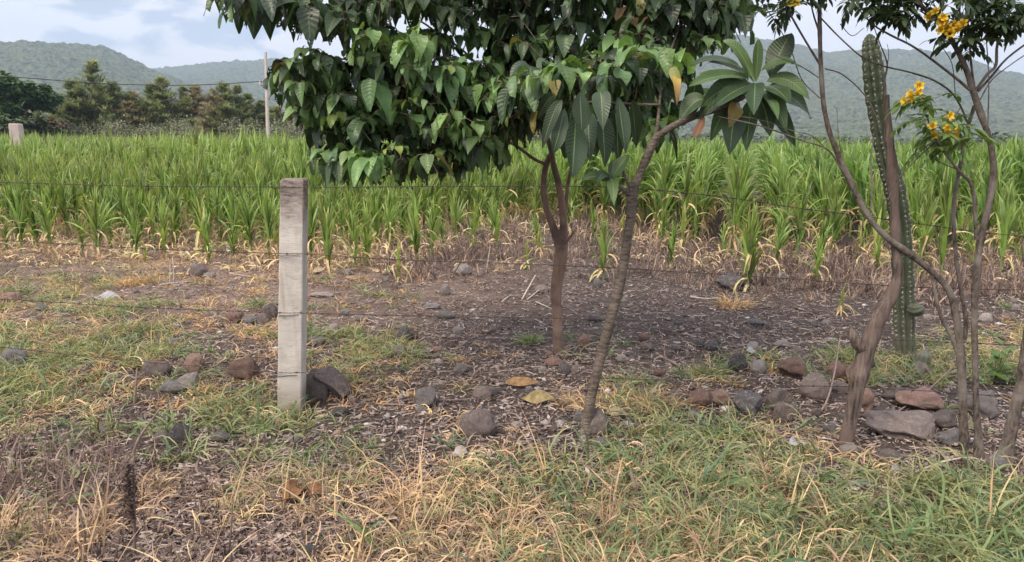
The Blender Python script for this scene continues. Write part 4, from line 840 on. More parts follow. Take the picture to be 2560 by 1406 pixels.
# ------------------------------------------------------------------ sticks, dead leaves, scraps
def stick(pts, r, lab, m_='palestick', name='dry_stick', lift=.012, cat='stick', grp='dry maize stalks and sticks on the ground'):
    w = []
    for i, q in enumerate(pts):
        g0 = G(q[0], q[1]); g0[2] += lift+(q[2] if len(q) > 2 else 0); w.append(g0)
    mb = MB(); tube(mb, w, np.linspace(r, r*.6, len(w)), 6, k=4, lump=.12); return tag(mb.build(name, M[m_]), lab, cat, grp)
for a in [([(1305, 752), (1338, 705, .06)], .009, 'pale dry stick leaning up left of the reddish trunk'), ([(1318, 752), (1352, 732, .03)], .008, 'second pale stick just right of the leaning one'), ([(1255, 757), (1278, 740)], .009, 'short pale stick left of the leaning one'),
 ([(1340, 758), (1385, 778)], .008, 'pale stick pointing at the reddish trunk'), ([(1170, 652), (1230, 656), (1320, 662)], .012, 'long grey branch lying along the field edge', 'twig'), ([(575, 686), (620, 694), (690, 702)], .010, 'long pale stalk lying left of the post'),
 ([(400, 715), (480, 706)], .009, 'pale stalk below the upright stubs'), ([(45, 645), (105, 655)], .009, 'pale stalk at the left field edge'), ([(250, 648), (295, 635, .02)], .009, 'pale stalk end pointing up at the left field edge'), ([(1725, 745), (1765, 750), (1795, 748)], .009, 'pale stalk left of the dry tan mop'),
 ([(1880, 1075), (1960, 1070), (2050, 1035), (2080, 985, .1), (2092, 930, .25)], .008, 'thin curved dead branch rising before the purplish round stone', 'twig'), ([(1880, 1078), (1990, 1080), (2100, 1078)], .010, 'dead branch on the soil left of the dead wood post', 'twig'),
 ([(1930, 1085), (1975, 1130), (2010, 1150)], .006, 'thin twig pointing down from the dead branch', 'twig'), ([(955, 1015), (1010, 1018), (1060, 1027), (1110, 1050)], .006, 'thin twig crossing below the white patched stone', 'twig'), ([(985, 1012), (1030, 1003)], .009, 'brown twig left of the white patched stone', 'soilwood'),
 ([(1095, 1006), (1170, 1005)], .008, 'brown twig right of the white patched stone', 'soilwood'), ([(1175, 955), (1200, 930, .02)], .007, 'short stick right of the bluish grey stone', 'twig'), ([(1170, 1155), (1210, 1140)], .012, 'short thick pale stick in the central grass'),
 ([(1650, 895), (1690, 915), (1700, 922)], .012, 'brown stick left of the bushy tuft', 'twig'), ([(2180, 1075), (2300, 1010, .04), (2375, 960, .1)], .006, 'thin twig slanting over the slate', 'twig'), ([(2090, 1100), (2170, 1150, .03), (2310, 1205)], .006, 'long thin twig running right from the dead wood post', 'twig'),
 ([(2200, 1180), (2330, 1140, .03)], .005, 'thin twig in the right dead straw', 'twig'), ([(2330, 1110), (2380, 1175)], .005, 'thin twig standing across the right straw', 'twig'), ([(2400, 1110), (2560, 1250)], .006, 'long twig falling to the right edge', 'twig'), ([(2210, 1215), (2400, 1165, .03), (2520, 1180)], .005, 'pale twig lying across the right straw'),
 ([(500, 1000), (560, 985), (640, 978)], .006, 'thin stalk left of the post foot', 'twig'), ([(560, 1010), (680, 975)], .005, 'thin dark stalk beside the post foot', 'soilwood'), ([(700, 1060), (770, 1035), (800, 1018, .02)], .010, 'brown stick at the foot of the post', 'soilwood'), ([(860, 1033), (905, 1022)], .007, 'short twig right of the tilted slab', 'soilwood'),
 ([(60, 835), (160, 805)], .008, 'pale stalk in the upper left straw'), ([(760, 895), (800, 870)], .006, 'pale stalk right of the post middle'), ([(2200, 690), (2240, 660, .05)], .007, 'stalk leaning behind the dead wood post'), ([(2560, 760), (2520, 745)], .008, 'pale stalk at the right edge'), ([(1985, 770), (2060, 800)], .009, 'dark stick on the bare right soil', 'soilwood')]:
    stick(*a)
def upright(px, py, hpx, lean, r, lab, m_='twig', name='dry_stalk'):
    g0 = G(px, py); k = np.linalg.norm(g0-ORG)/F; h = hpx*k; mb = MB(); b0 = g0-np.array([0, 0, .02])
    tube(mb, [b0, b0+[lean*.3*h+.01, 0, h*.5], b0+[lean*h, .02, h]], [r, r*.85, r*.55], 6, k=4, lump=.2); return tag(mb.build(name, M[m_]), lab, 'dry stem', 'dry stems standing in the soil')
upright(424, 708, 48, .05, .008, 'pair mate: left pale cut stalk standing on the bare strip', 'palestick')['label'] = 'left one of two pale cut stalks standing on the bare strip'
upright(434, 706, 60, .0, .008, 'right one of two pale cut stalks standing on the bare strip', 'palestick')
upright(335, 1010, 88, .12, .009, 'broken brown stem standing in the left grass'); upright(322, 1160, 130, .55, .008, 'leaning bare stem in front of the left stones', 'twig')
o = upright(335, 1395, 210, .05, .007, 'dark dried weed stalk with a brown seed head', 'soilwood')
upright(1583, 1245, 70, -.1, .013, 'splintered grey stub in the right grass', 'twig'); upright(1215, 680, 70, .15, .007, 'thin pale stalk at the field edge under the bright maize', 'palestick')
upright(215, 1390, 120, -.1, .005, 'thin dark weed stalk left of the seed head', 'soilwood'); upright(570, 1380, 120, .1, .005, 'thin dark weed stalk right of the seed head', 'soilwood')
g0 = G(338, 1395); k = np.linalg.norm(g0-ORG)/F; mb = MB(); n = 260; t = rng.random(n); bb = g0+np.stack([rng.normal(size=n)*.012, rng.normal(size=n)*.012, (90+t*125)*k], 1)
ln = rng.uniform(.012, .035, n); strips(mb, arc(bb, rng.random(n)*6.28, rng.uniform(.2, 1.3, n), rng.uniform(-1, 1, n), ln, 2), np.stack([ln*.12, ln*.25, ln*.05], 1), np.array([(.13, .09, .075)])*rng.uniform(.6, 1.5, (n, 1)))
c_ = mb.build('seed_head', M['straw']); c_.parent = o
def one_leaf(mb, base, tip, w, nhint, sag=0.0, S=8, col=(.05, .10, .03), tipcol=None, prof='big', fold=.25, curl=0.0):
    base = np.asarray(base, float); tip = np.asarray(tip, float); t = np.linspace(0, 1, S+1)[:, None]
    pts = base+(tip-base)*t+np.array([0, 0, 1.])*sag*4*t*(1-t); tan = np.gradient(pts, axis=0); tan /= np.linalg.norm(tan, axis=1, keepdims=True)
    nh = np.asarray(nhint, float); side = np.cross(tan, nh); side /= np.linalg.norm(side, axis=1, keepdims=True)+1e-9; nor = np.cross(side, tan)
    tt = t[:, 0]
    if prof == 'big': wp = np.sin(np.pi*np.clip(tt, 0, 1)**.95)**.75*(1-.15*tt)+.03*(tt < .1)
    else: wp = (tt**.6)*(1-tt)**1.05*2.05*np.clip(tt*5, .15, 1)
    wp = np.clip(wp, .02, 1)*w
    rows = []
    for s in (-1, -.5, 0, .5, 1):
        rows.append(pts+side*(wp*s)[:, None]+nor*(wp*fold*abs(s)+curl*w*np.sin(tt*7+s*2)*abs(s))[:, None])
    v = np.stack(rows, 1); c = np.asarray(col)[None, None]*np.ones((S+1, 5, 1))
    if tipcol is not None: f = np.clip((t-.35)*1.8, 0, 1)[:, None]; c = c*(1-f)+np.asarray(tipcol)*f
    u = np.zeros((S+1, 5, 3)); u[..., 0] = t; u[..., 1] = np.array([-1, -.5, 0, .5, 1.])[None]; u[..., 2] = rnd.random()
    mb.add(v, quads_grid(1, S+1, 5), c.reshape(-1, 3), u)
def ground_leaf(pa, pb_, wpx, col, lab, curl=.25, lift=.02, sag=.015, nh=(0, -.5, .85), m_='dleaf', name='dead_leaf', cat='dead leaf'):
    a, b_ = G(*pa), G(*pb_); k = np.linalg.norm(a-ORG)/F; a[2] += lift; b_[2] += lift; mb = MB(); one_leaf(mb, a, b_, wpx*k, nh, sag, 10, col, curl=curl, fold=.3); return tag(mb.build(name, M[m_]), lab, cat, 'dead leaves on the ground')
ground_leaf((1262, 968), (1345, 970), 17, (.30, .175, .09), 'flat orange brown leaf lying on the bare soil', .06, .035, .0)
ground_leaf((1298, 1005), (1400, 1012), 17, (.33, .25, .13), 'curled mustard yellow leaf below the flat brown one', .5)
ground_leaf((1510, 1040), (1575, 1052), 12, (.33, .25, .16), 'pale curled leaf right of the round brownish stone', .4)
ground_leaf((705, 1275), (765, 1245), 20, (.27, .13, .07), 'rust brown curled leaf in the lower left foreground', .6, .035, .03); ground_leaf((758, 1245), (815, 1258), 15, (.22, .10, .06), 'second rust brown leaf overlapping the curled one', .5, .03, .02)
ground_leaf((1905, 903), (1925, 910), 9, (.40, .20, .09), 'small orange leaf beside the white scrap', .4)
ground_leaf((1130, 1150), (1175, 1142), 14, (.35, .31, .29), 'grey papery leaf in the central straw', .4); ground_leaf((815, 1262), (850, 1268), 14, (.2, .16, .15), 'grey brown leaf right of the rust brown ones', .4)
ground_leaf((780, 690), (820, 672), 9, (.5, .38, .25), 'tan leaf scrap on the soil behind the post', .5); ground_leaf((955, 690), (1000, 672), 10, (.48, .42, .22), 'long pale maize leaf lying before the edge row', .4)
def scrap(px, py, wpx, hpx, lab, nm='white_scrap', c='pale'):
    g0 = G(px, py); k = np.linalg.norm(g0-ORG)/F; mb = MB(); a = g0+[-wpx*k/2, 0, .015]; b_ = g0+[wpx*k/2, .03, .02]
    one_leaf(mb, a, b_, hpx*k*.8, (0, -.4, .9), .01, 6, (.7, .7, .7), curl=.4); return tag(mb.build(nm, M[c]), lab, 'scrap', 'white scraps on the ground')
scrap(268, 750, 62, 16, 'long whitish scrap of plastic in the upper left straw'); scrap(1880, 886, 26, 12, 'torn white scrap right of the bushy tuft'); scrap(1988, 1120, 26, 14, 'white scrap on the dark soil, larger of two'); scrap(2012, 1122, 14, 8, 'small white scrap right beside the larger one')
scrap(2245, 1190, 30, 12, 'white scrap in the right dead straw'); scrap(1385, 1238, 14, 12, 'tiny white scrap in the central grass'); scrap(570, 630, 14, 14, 'pale scrap hanging at the left field edge'); scrap(1575, 1075, 16, 10, 'white bit near the low grey stone')

# ------------------------------------------------------------------ concrete fence post and wires
gp = G(717, 1036); tp_ = P(727, 452, gp[1])
post = empty('fence_post', tuple(gp), 'square weathered concrete fence post with a dark stained top', 'fence post')
mb = MB(); prism(mb, (gp[0], gp[1]+.07, gp[2]-.15), (tp_[0], gp[1]+.07, tp_[2]), .142, .128, R(4), 26, .0034, bev=.06); mb.build('post', M['concrete'], post, smooth=False)
wy_ = [468, 634, 782, 931]; WIRE_L = [(-330, 448), (0, 456)], [(-330, 585), (0, 601)], [(-330, 735), (0, 748)], [(-330, 840), (0, 868)]
right = [[(1060, 467), (1400, 466), (1590, 472), (1800, 492), (2000, 521), (2228, 550), (2420, 577), (2600, 596), (2900, 625)],
         [(1000, 650), (1400, 664), (1700, 680), (2000, 699), (2242, 716), (2420, 723), (2600, 726), (2900, 732)],
         [(1000, 789), (1400, 796), (1700, 808), (1950, 835), (2178, 847), (2420, 858), (2600, 866), (2900, 880)],
         [(1000, 937), (1400, 943), (1700, 952), (1950, 964), (2148, 968), (2420, 985), (2600, 1000), (2900, 1018)]]
lx0, ly0, lx1, ly1 = gp[0], gp[1]-.02, 1.69, 3.74
def lineY(px):
    d = ray(px, 700); s = d[0]/d[1]; m_ = (ly1-ly0)/(lx1-lx0); return (ly0-m_*lx0)/(1-m_*s)
def wire(pix, lab):
    pts = np.array([P(a, b_, lineY(a)) for a, b_ in pix]); pts, _ = catmull(pts, np.ones(len(pts)), 14); mb = MB()
    ln = np.concatenate([[0], np.cumsum(np.linalg.norm(np.diff(pts, axis=0), axis=1))]); s = np.arange(0, ln[-1], .012)
    c = np.stack([np.interp(s, ln, pts[:, k]) for k in range(3)], 1); ph = s*2*math.pi/.05
    for sg in (0, math.pi):
        q = c+np.stack([0*s, np.cos(ph+sg)*.0022, np.sin(ph+sg)*.0022], 1); tube(mb, q, np.full(len(q), .0014), 4, k=1)
    for d0 in np.arange(.05, ln[-1], .125):
        p0 = np.array([np.interp(d0, ln, pts[:, k]) for k in range(3)])
        tube(mb, [p0-[.007, 0, 0], p0+[.007, 0, 0]], [.0042, .0042], 5, k=1)
        for _ in range(4):
            d = rng.normal(size=3)*[.4, 1, 1]; d /= np.linalg.norm(d); tube(mb, [p0, p0+d*.016], [.0014, .0005], 3, k=1)
    return tag(mb.build('barbed_wire', M['wire']), lab, 'barbed wire', 'barbed wire strands of the fence')
for k in range(4):
    wire(list(WIRE_L[k])+[(350, (WIRE_L[k][1][1]*.48+wy_[k]*.52)+3), (690, wy_[k]), (760, wy_[k]+1)]+right[k], ['topmost barbed wire strand of the fence', 'second barbed wire strand from the top', 'third barbed wire strand from the top', 'lowest barbed wire strand of the fence'][k])
    pc = P(724-(k*2.2), wy_[k], gp[1]+.07); h_ = .142/2+.004
    mb = MB(); a_ = R(4); lp = []
    for q in range(25):
        th = q/24*2*math.pi; cx, cy = math.cos(th), math.sin(th); s = h_/max(abs(cx), abs(cy)); x, y = cx*s, cy*s
        lp.append((pc[0]+x*math.cos(a_)-y*math.sin(a_), gp[1]+.07+x*math.sin(a_)+y*math.cos(a_), pc[2]+rnd.uniform(-.002, .002)+.006*cx))
    tube(mb, lp, [.0018]*25, 4, k=1)
    e = np.array(lp[2]); 
    for _ in range(5): d = rng.normal(size=3); d /= np.linalg.norm(d); tube(mb, [e, e+d*.025], [.0018, .0009], 3, k=1)
    mb.build('wire_tie', M['wire'], post)

# ------------------------------------------------------------------ trees of the fence line
def tpath(lst, tmax=None):
    return [P(a, b_, Y_) for a, b_, Y_, r_ in lst], [r_*Y_/F for a, b_, Y_, r_ in lst]
def limb(root, name, lst, m_, seg=10, lump=.10, knots=0.0, k=6):
    mb = MB(); p, r_ = tpath(lst); r_ = [x*{'deadwood': .61, 'brownbark': .62, 'redbark': .65}.get(m_, .76) for x in r_]; tube(mb, p, r_, seg, k=k, lump=lump, knots=knots); return mb.build(name, M[m_], root)
# 1. reddish tree
g0 = G(1392, 885); YT = g0[1]
rt = empty('reddish_tree', tuple(g0), 'leafy tree with smooth reddish forked trunk and wide drooping crown', 'tree')
limb(rt, 'trunk', [(1393, 915, YT, 44), (1394, 893, YT, 29), (1395, 865, YT, 22), (1393, 800, YT, 19), (1390, 730, YT, 22), (1400, 660, YT, 26), (1404, 600, YT, 25), (1395, 575, YT, 17)], 'redbark', 16, .10)
for b_ in ([(1397, 612, YT, 19), (1380, 560, YT, 15), (1366, 520, YT, 13), (1358, 470, YT, 12), (1366, 410, YT, 11), (1388, 365, YT, 10), (1400, 290, YT, 8), (1430, 180, YT, 5), (1440, 60, YT, 3)],
           [(1408, 610, YT, 19), (1408, 540, YT-.02, 14), (1398, 470, YT-.03, 13), (1383, 410, YT-.03, 11), (1376, 370, YT, 10), (1350, 290, YT+.1, 8), (1310, 200, YT+.1, 6), (1250, 80, YT, 4)],
           [(1412, 545, YT, 8), (1416, 500, YT, 8), (1424, 440, YT, 7), (1450, 380, YT, 6), (1490, 300, YT+.1, 6), (1560, 180, YT+.2, 4), (1640, 60, YT+.1, 3)],
           [(1366, 412, YT, 7), (1335, 398, YT-.05, 6), (1290, 365, YT-.1, 6), (1250, 345, YT-.2, 5), (1150, 290, YT-.4, 5), (1000, 240, YT-.5, 4), (850, 230, YT-.6, 2)],
           [(1330, 280, YT, 5), (1240, 210, YT, 5), (1161, 130, YT, 4), (1090, 80, YT, 4), (1028, 43, YT, 3), (850, -20, YT-.2, 3), (650, -40, YT-.3, 2)],
           [(1400, 300, YT, 5), (1475, 115, YT-.3, 4), (1520, 50, YT-.35, 4), (1556, 0, YT-.35, 3), (1600, -80, YT-.3, 3)], [(1410, 608, YT-.03, 9), (1428, 590, YT-.08, 5), (1436, 575, YT-.1, 2)]):
    limb(rt, 'branch', b_, 'redbark', 9, .08)
YC = YT-.45
ELL = [(905, 215, 165, 80, 24), (870, 320, 95, 75, 22), (990, 300, 160, 80, 30), (1130, 320, 130, 80, 26), (1080, 210, 150, 60, 26), (1230, 330, 120, 50, 16), (1290, 100, 110, 90, 24), (1290, 240, 140, 90, 30), (1430, 140, 140, 120, 34), (1420, 280, 110, 50, 12),
       (1600, 140, 130, 110, 34), (1590, 250, 100, 60, 14), (1700, 60, 140, 60, 20), (1790, 60, 55, 40, 7), (655, 15, 80, 40, 9), (740, 30, 70, 50, 12), (850, 55, 100, 50, 16), (980, 20, 130, 50, 18), (1180, 20, 140, 60, 22), (1350, -10, 160, 60, 18), (1560, 0, 200, 60, 22), (1720, 10, 120, 40, 12),
       (1640, 300, 60, 40, 9), (740, 185, 30, 22, 4), (800, 170, 50, 30, 5), (850, 410, 60, 30, 8), (1040, 405, 150, 35, 18), (1200, 395, 60, 30, 6), (1450, 205, 130, 40, 15, 3.9), (1610, 170, 90, 60, 12, 4.0), (1560, 250, 60, 40, 5, 4.0), (1300, 290, 70, 45, 9), (1190, 345, 80, 45, 10), (1640, 330, 55, 30, 7), (1830, 40, 40, 45, 6), (1780, 120, 60, 40, 8), (900, 110, 80, 25, 8), (1060, 120, 90, 30, 10), (960, 165, 110, 40, 10), (750, 235, 50, 35, 8), (730, 205, 25, 20, 3), (820, 285, 60, 50, 10), (600, 5, 45, 25, 5), (930, 420, 90, 22, 10), (1100, -130, 480, 90, 50), (1600, -130, 300, 90, 32), (1350, -260, 500, 90, 36)]
crown = MB(); pet = MB()
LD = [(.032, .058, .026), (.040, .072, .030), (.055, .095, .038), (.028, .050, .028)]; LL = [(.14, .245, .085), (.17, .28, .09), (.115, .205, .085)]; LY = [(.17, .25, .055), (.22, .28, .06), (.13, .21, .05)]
for el_ in ELL:
    ex, ey_, rx, ry, nw = el_[:5]; yc_ = el_[5] if len(el_) > 5 else YC; thin = .5 if len(el_) > 5 else 1
    nw = int(nw*1.7)
    for _ in range(nw):
        while True:
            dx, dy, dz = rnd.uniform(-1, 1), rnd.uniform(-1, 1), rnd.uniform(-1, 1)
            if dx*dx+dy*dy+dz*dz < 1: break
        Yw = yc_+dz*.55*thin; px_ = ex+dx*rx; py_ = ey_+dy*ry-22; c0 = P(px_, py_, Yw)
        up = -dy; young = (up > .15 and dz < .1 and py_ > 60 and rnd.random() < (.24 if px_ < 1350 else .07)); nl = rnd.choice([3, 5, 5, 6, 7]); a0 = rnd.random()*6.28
        size = rnd.uniform(.10, .225)*(.62 if young else 1); light = (up > -.35 and dz < .4 and rnd.random() < .72 and py_ > 70)  # upper and front whorls take paler greens: top light put into the leaf colour
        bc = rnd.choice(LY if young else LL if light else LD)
        for q in range(nl):
            a = a0+q*6.283/nl+rnd.uniform(-.3, .3); el = rnd.uniform(-.2, .55); pl = rnd.uniform(.02, .06)
            d = np.array([math.cos(a)*math.cos(el), math.sin(a)*math.cos(el), math.sin(el)]); b0 = c0+d*pl; ln = size*rnd.uniform(.7, 1.25)
            sg_ = rnd.uniform(.20, .66); tip = b0+d*ln*sg_+np.array([0, 0, -ln*(1.15-sg_)*rnd.uniform(.7, 1.1)])
            cc = np.array(bc)*rnd.uniform(.7, 1.35)
            if rnd.random() < .02: cc = np.array(rnd.choice([(.24, .20, .05), (.16, .10, .05), (.20, .19, .06)]))
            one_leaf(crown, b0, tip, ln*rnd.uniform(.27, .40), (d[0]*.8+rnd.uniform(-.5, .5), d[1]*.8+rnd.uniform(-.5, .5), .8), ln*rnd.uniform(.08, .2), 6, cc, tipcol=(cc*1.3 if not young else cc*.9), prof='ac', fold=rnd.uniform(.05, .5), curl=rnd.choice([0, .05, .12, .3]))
            tube(pet, [c0, b0], [.0018, .0014], 3, col=(.2, .2, .08), k=1, cap=False)
        tube(pet, [c0+np.array([rnd.uniform(-.1, .1), .05, -.02-rnd.random()*.12]), c0], [.004, .002], 3, k=1, cap=False)
crown.merge(pet) if False else None
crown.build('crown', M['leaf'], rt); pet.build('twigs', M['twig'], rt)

# 2. thin trunk with big frangipani leaves
g0 = G(1467, 1088); YF = g0[1]
ft = empty('frangipani_tree', tuple(g0), 'leaning thin grey trunked tree with very large glossy leaves', 'tree')
limb(ft, 'trunk', [(1458, 1115, YF, 36), (1463, 1090, YF, 25), (1468, 1060, YF, 18), (1477, 1000, YF, 16), (1500, 900, YF, 17), (1526, 800, YF, 17), (1552, 700, YF, 17), (1568, 600, YF, 15), (1580, 520, YF, 14), (1581, 480, YF, 17), (1598, 440, YF, 13), (1625, 375, YF, 12), (1645, 338, YF, 13)], 'greybark', 14, .13, .5)
for b_ in ([(1645, 340, YF, 11), (1690, 312, YF-.02, 11), (1745, 288, YF-.05, 11), (1800, 270, YF-.1, 10), (1860, 240, YF-.12, 10), (1890, 218, YF-.12, 9)], [(1640, 345, YF, 7), (1646, 290, YF+.03, 5), (1652, 230, YF+.2, 4), (1670, 150, YF+.6, 4), (1700, 60, YF+.8, 3)],
           [(1582, 492, YF, 10), (1550, 468, YF-.03, 8), (1526, 455, YF-.05, 8)], [(1578, 470, YF, 8), (1562, 440, YF, 6), (1555, 420, YF, 5)], [(1652, 262, YF+.05, 4), (1600, 262, YF+.1, 4), (1540, 258, YF+.05, 4), (1450, 255, YF-.0, 4)]):
    limb(ft, 'branch', b_, 'greybark', 10, .12, .3)
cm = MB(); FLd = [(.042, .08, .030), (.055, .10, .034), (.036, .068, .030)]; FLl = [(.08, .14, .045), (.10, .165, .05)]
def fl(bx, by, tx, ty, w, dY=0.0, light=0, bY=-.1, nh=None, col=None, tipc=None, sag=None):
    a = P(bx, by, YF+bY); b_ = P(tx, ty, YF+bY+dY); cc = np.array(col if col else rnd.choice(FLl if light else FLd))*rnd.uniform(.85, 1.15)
    h = nh if nh is not None else (rnd.uniform(-.5, .5), -.8, .55 if ty > by+40 else .9)
    one_leaf(cm, a, b_, w*.5*(YF/F)*1.05, h, (rnd.uniform(.01, .05) if sag is None else sag), 10, cc, tipcol=tipc, fold=rnd.uniform(.1, .4), curl=rnd.uniform(.03, .14))
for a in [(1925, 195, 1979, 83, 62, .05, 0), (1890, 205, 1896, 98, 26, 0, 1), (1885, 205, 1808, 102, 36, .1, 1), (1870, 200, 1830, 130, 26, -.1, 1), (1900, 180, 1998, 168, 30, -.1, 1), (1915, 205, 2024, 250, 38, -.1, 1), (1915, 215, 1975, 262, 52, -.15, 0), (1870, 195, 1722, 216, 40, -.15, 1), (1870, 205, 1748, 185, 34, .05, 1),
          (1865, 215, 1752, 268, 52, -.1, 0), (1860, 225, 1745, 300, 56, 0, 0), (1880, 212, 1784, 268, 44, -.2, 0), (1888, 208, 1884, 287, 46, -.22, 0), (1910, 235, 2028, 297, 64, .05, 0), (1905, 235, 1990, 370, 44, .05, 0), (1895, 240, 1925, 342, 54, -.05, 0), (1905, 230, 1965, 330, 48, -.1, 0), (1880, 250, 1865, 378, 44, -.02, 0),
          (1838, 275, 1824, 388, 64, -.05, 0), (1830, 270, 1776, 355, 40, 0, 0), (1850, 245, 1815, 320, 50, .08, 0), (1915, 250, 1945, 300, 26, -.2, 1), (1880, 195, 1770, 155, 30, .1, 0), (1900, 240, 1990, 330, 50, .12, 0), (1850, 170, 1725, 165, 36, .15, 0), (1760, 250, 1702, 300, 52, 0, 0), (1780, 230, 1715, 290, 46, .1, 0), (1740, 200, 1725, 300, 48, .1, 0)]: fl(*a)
fl(1850, 262, 1822, 320, 40, -.1, col=(.40, .28, .06), tipc=(.22, .16, .05)); fl(1760, 290, 1735, 345, 22, -.1, col=(.22, .10, .06), sag=-.01)
FLshade = (.030, .055, .024)  # darker leaf green paints the crown's shade into the hanging cluster
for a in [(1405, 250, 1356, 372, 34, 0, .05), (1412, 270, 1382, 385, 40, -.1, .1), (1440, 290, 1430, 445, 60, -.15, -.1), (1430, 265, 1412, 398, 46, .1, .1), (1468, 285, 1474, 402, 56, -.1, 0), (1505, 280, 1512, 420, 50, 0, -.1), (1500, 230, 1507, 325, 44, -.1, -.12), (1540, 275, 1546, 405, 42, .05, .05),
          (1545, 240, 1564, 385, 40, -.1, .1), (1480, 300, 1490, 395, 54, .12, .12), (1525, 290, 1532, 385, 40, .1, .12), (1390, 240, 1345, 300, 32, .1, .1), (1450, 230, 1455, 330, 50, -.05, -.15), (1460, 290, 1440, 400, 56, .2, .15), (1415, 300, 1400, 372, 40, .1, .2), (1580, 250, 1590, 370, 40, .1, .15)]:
    fl(a[0], a[1], a[2], a[3], a[4], a[5], 0, bY=-.15+a[6], col=FLshade, nh=(rnd.uniform(-.6, .6), -.9, .2), sag=rnd.uniform(-.02, .04))
for a in [(1526, 455, 1455, 450, 32, -.05, 0), (1528, 452, 1535, 515, 30, -.12, 1), (1530, 448, 1575, 388, 36, 0, 1), (1526, 450, 1535, 400, 20, .05, 0), (1524, 450, 1490, 462, 26, -.1, 0), (1530, 450, 1560, 430, 20, .1, 0)]: fl(*a)
fl(1690, 195, 1692, 265, 20, -.1, col=(.42, .30, .05), tipc=(.25, .13, .05)); fl(1675, 170, 1700, 235, 24, -.05, col=(.20, .20, .05))
cm.build('crown', M['bigleaf'], ft)

# 3. trumpet bushes on the right
def pinnate(mb, base, az, el, ln, cols, nl=4, lw=.011, ll=.05):
    ax = arc(np.array([base]), np.array([az]), np.array([el]), np.array([el-.9]), np.array([ln]), nl)[0]
    for i in range(1, nl+1):
        for s in ((-1, 1) if i < nl else (0,)):
            a = az+s*1.0; e = el-.9*i/nl-.25; d = np.array([math.cos(a)*math.cos(e), math.sin(a)*math.cos(e), math.sin(e)]); l_ = ll*rnd.uniform(.8, 1.2)
            one_leaf(mb, ax[i], ax[i]+d*l_, lw, (rnd.uniform(-.3, .3), rnd.uniform(-.3, .3), 1), .004, 4, np.array(rnd.choice(cols))*rnd.uniform(.8, 1.25), prof='big', fold=.2)
    tube(mb, ax, np.full(nl+1, .0012), 3, col=(.12, .15, .05), k=1, cap=False)
TL = [(.10, .17, .05), (.13, .21, .055), (.16, .23, .06)]; TD = [(.035, .06, .028), (.045, .075, .03)]
def foliage(mb, ells, cols):
    for (ex, ey_, rx, ry, Yc, n) in ells:
        for _ in range(int(n*.72)):
            dx, dy = rnd.gauss(0, .6), rnd.gauss(0, .5); c0 = P(ex+dx*rx, ey_+dy*ry, Yc+rnd.uniform(-.15, .15)); a0 = rnd.random()*6.28
            for q in range(rnd.choice([2, 3, 4])): pinnate(mb, c0, a0+q*2.1, rnd.uniform(-.3, .9), rnd.uniform(.07, .12), cols)
def flowers(root, lst, Yc):
    for (fx, fy, n) in lst:
        mb = MB(); c0 = P(fx, fy, Yc-.08)
        for q in range(max(2, int(n*.6))):
            a = rnd.random()*6.28; e = rnd.uniform(-.5, .6); d = np.array([math.cos(a)*math.cos(e), -abs(math.sin(a))*math.cos(e), math.sin(e)]); b0 = c0+rng.normal(size=3)*.018
            tube(mb, [b0, b0+d*.018, b0+d*.032, b0+d*.040], [.002, .005, .010, .015], 8, col=(.76, .50, .03), k=2, cap=False)
            tube(mb, [c0, b0], [.0015, .0015], 4, col=(.2, .25, .06), k=1)
            for w_ in range(5):
                th = w_*6.283/5; s1 = np.cross(d, [0, 0, 1.]); s1 /= np.linalg.norm(s1); s2 = np.cross(d, s1); r_ = s1*math.cos(th)+s2*math.sin(th); q0 = b0+d*.038+r_*.009
                one_leaf(mb, q0, q0+r_*.014+d*.003, .009, d, 0, 3, (.80, .58, .05), prof='big', fold=.1)
        mb.build('flower_cluster', M['petal'], root)
YA = G(2408, 1125)[1]
t1 = empty('slanting_shrub', tuple(G(2410, 1125)), 'bare stemmed shrub whose long stem slants to the upper left over the dead post', 'shrub', 'spindly shrubs by the fence on the right')
limb(t1, 'trunk', [(2412, 1140, YA, 22), (2408, 1050, YA, 17), (2405, 950, YA, 16), (2400, 860, YA, 16), (2390, 790, YA, 15), (2368, 720, YA, 13), (2300, 655, YA, 12), (2215, 592, YA, 12), (2170, 540, YA, 11), (2138, 480, YA, 11), (2108, 415, YA, 11), (2080, 350, YA, 10), (2062, 280, YA, 9), (2054, 200, YA, 9), (2050, 100, YA, 8), (2049, 20, YA, 8), (2050, -80, YA, 6), (2040, -160, YA, 4)], 'brownbark', 12, .12, .5)
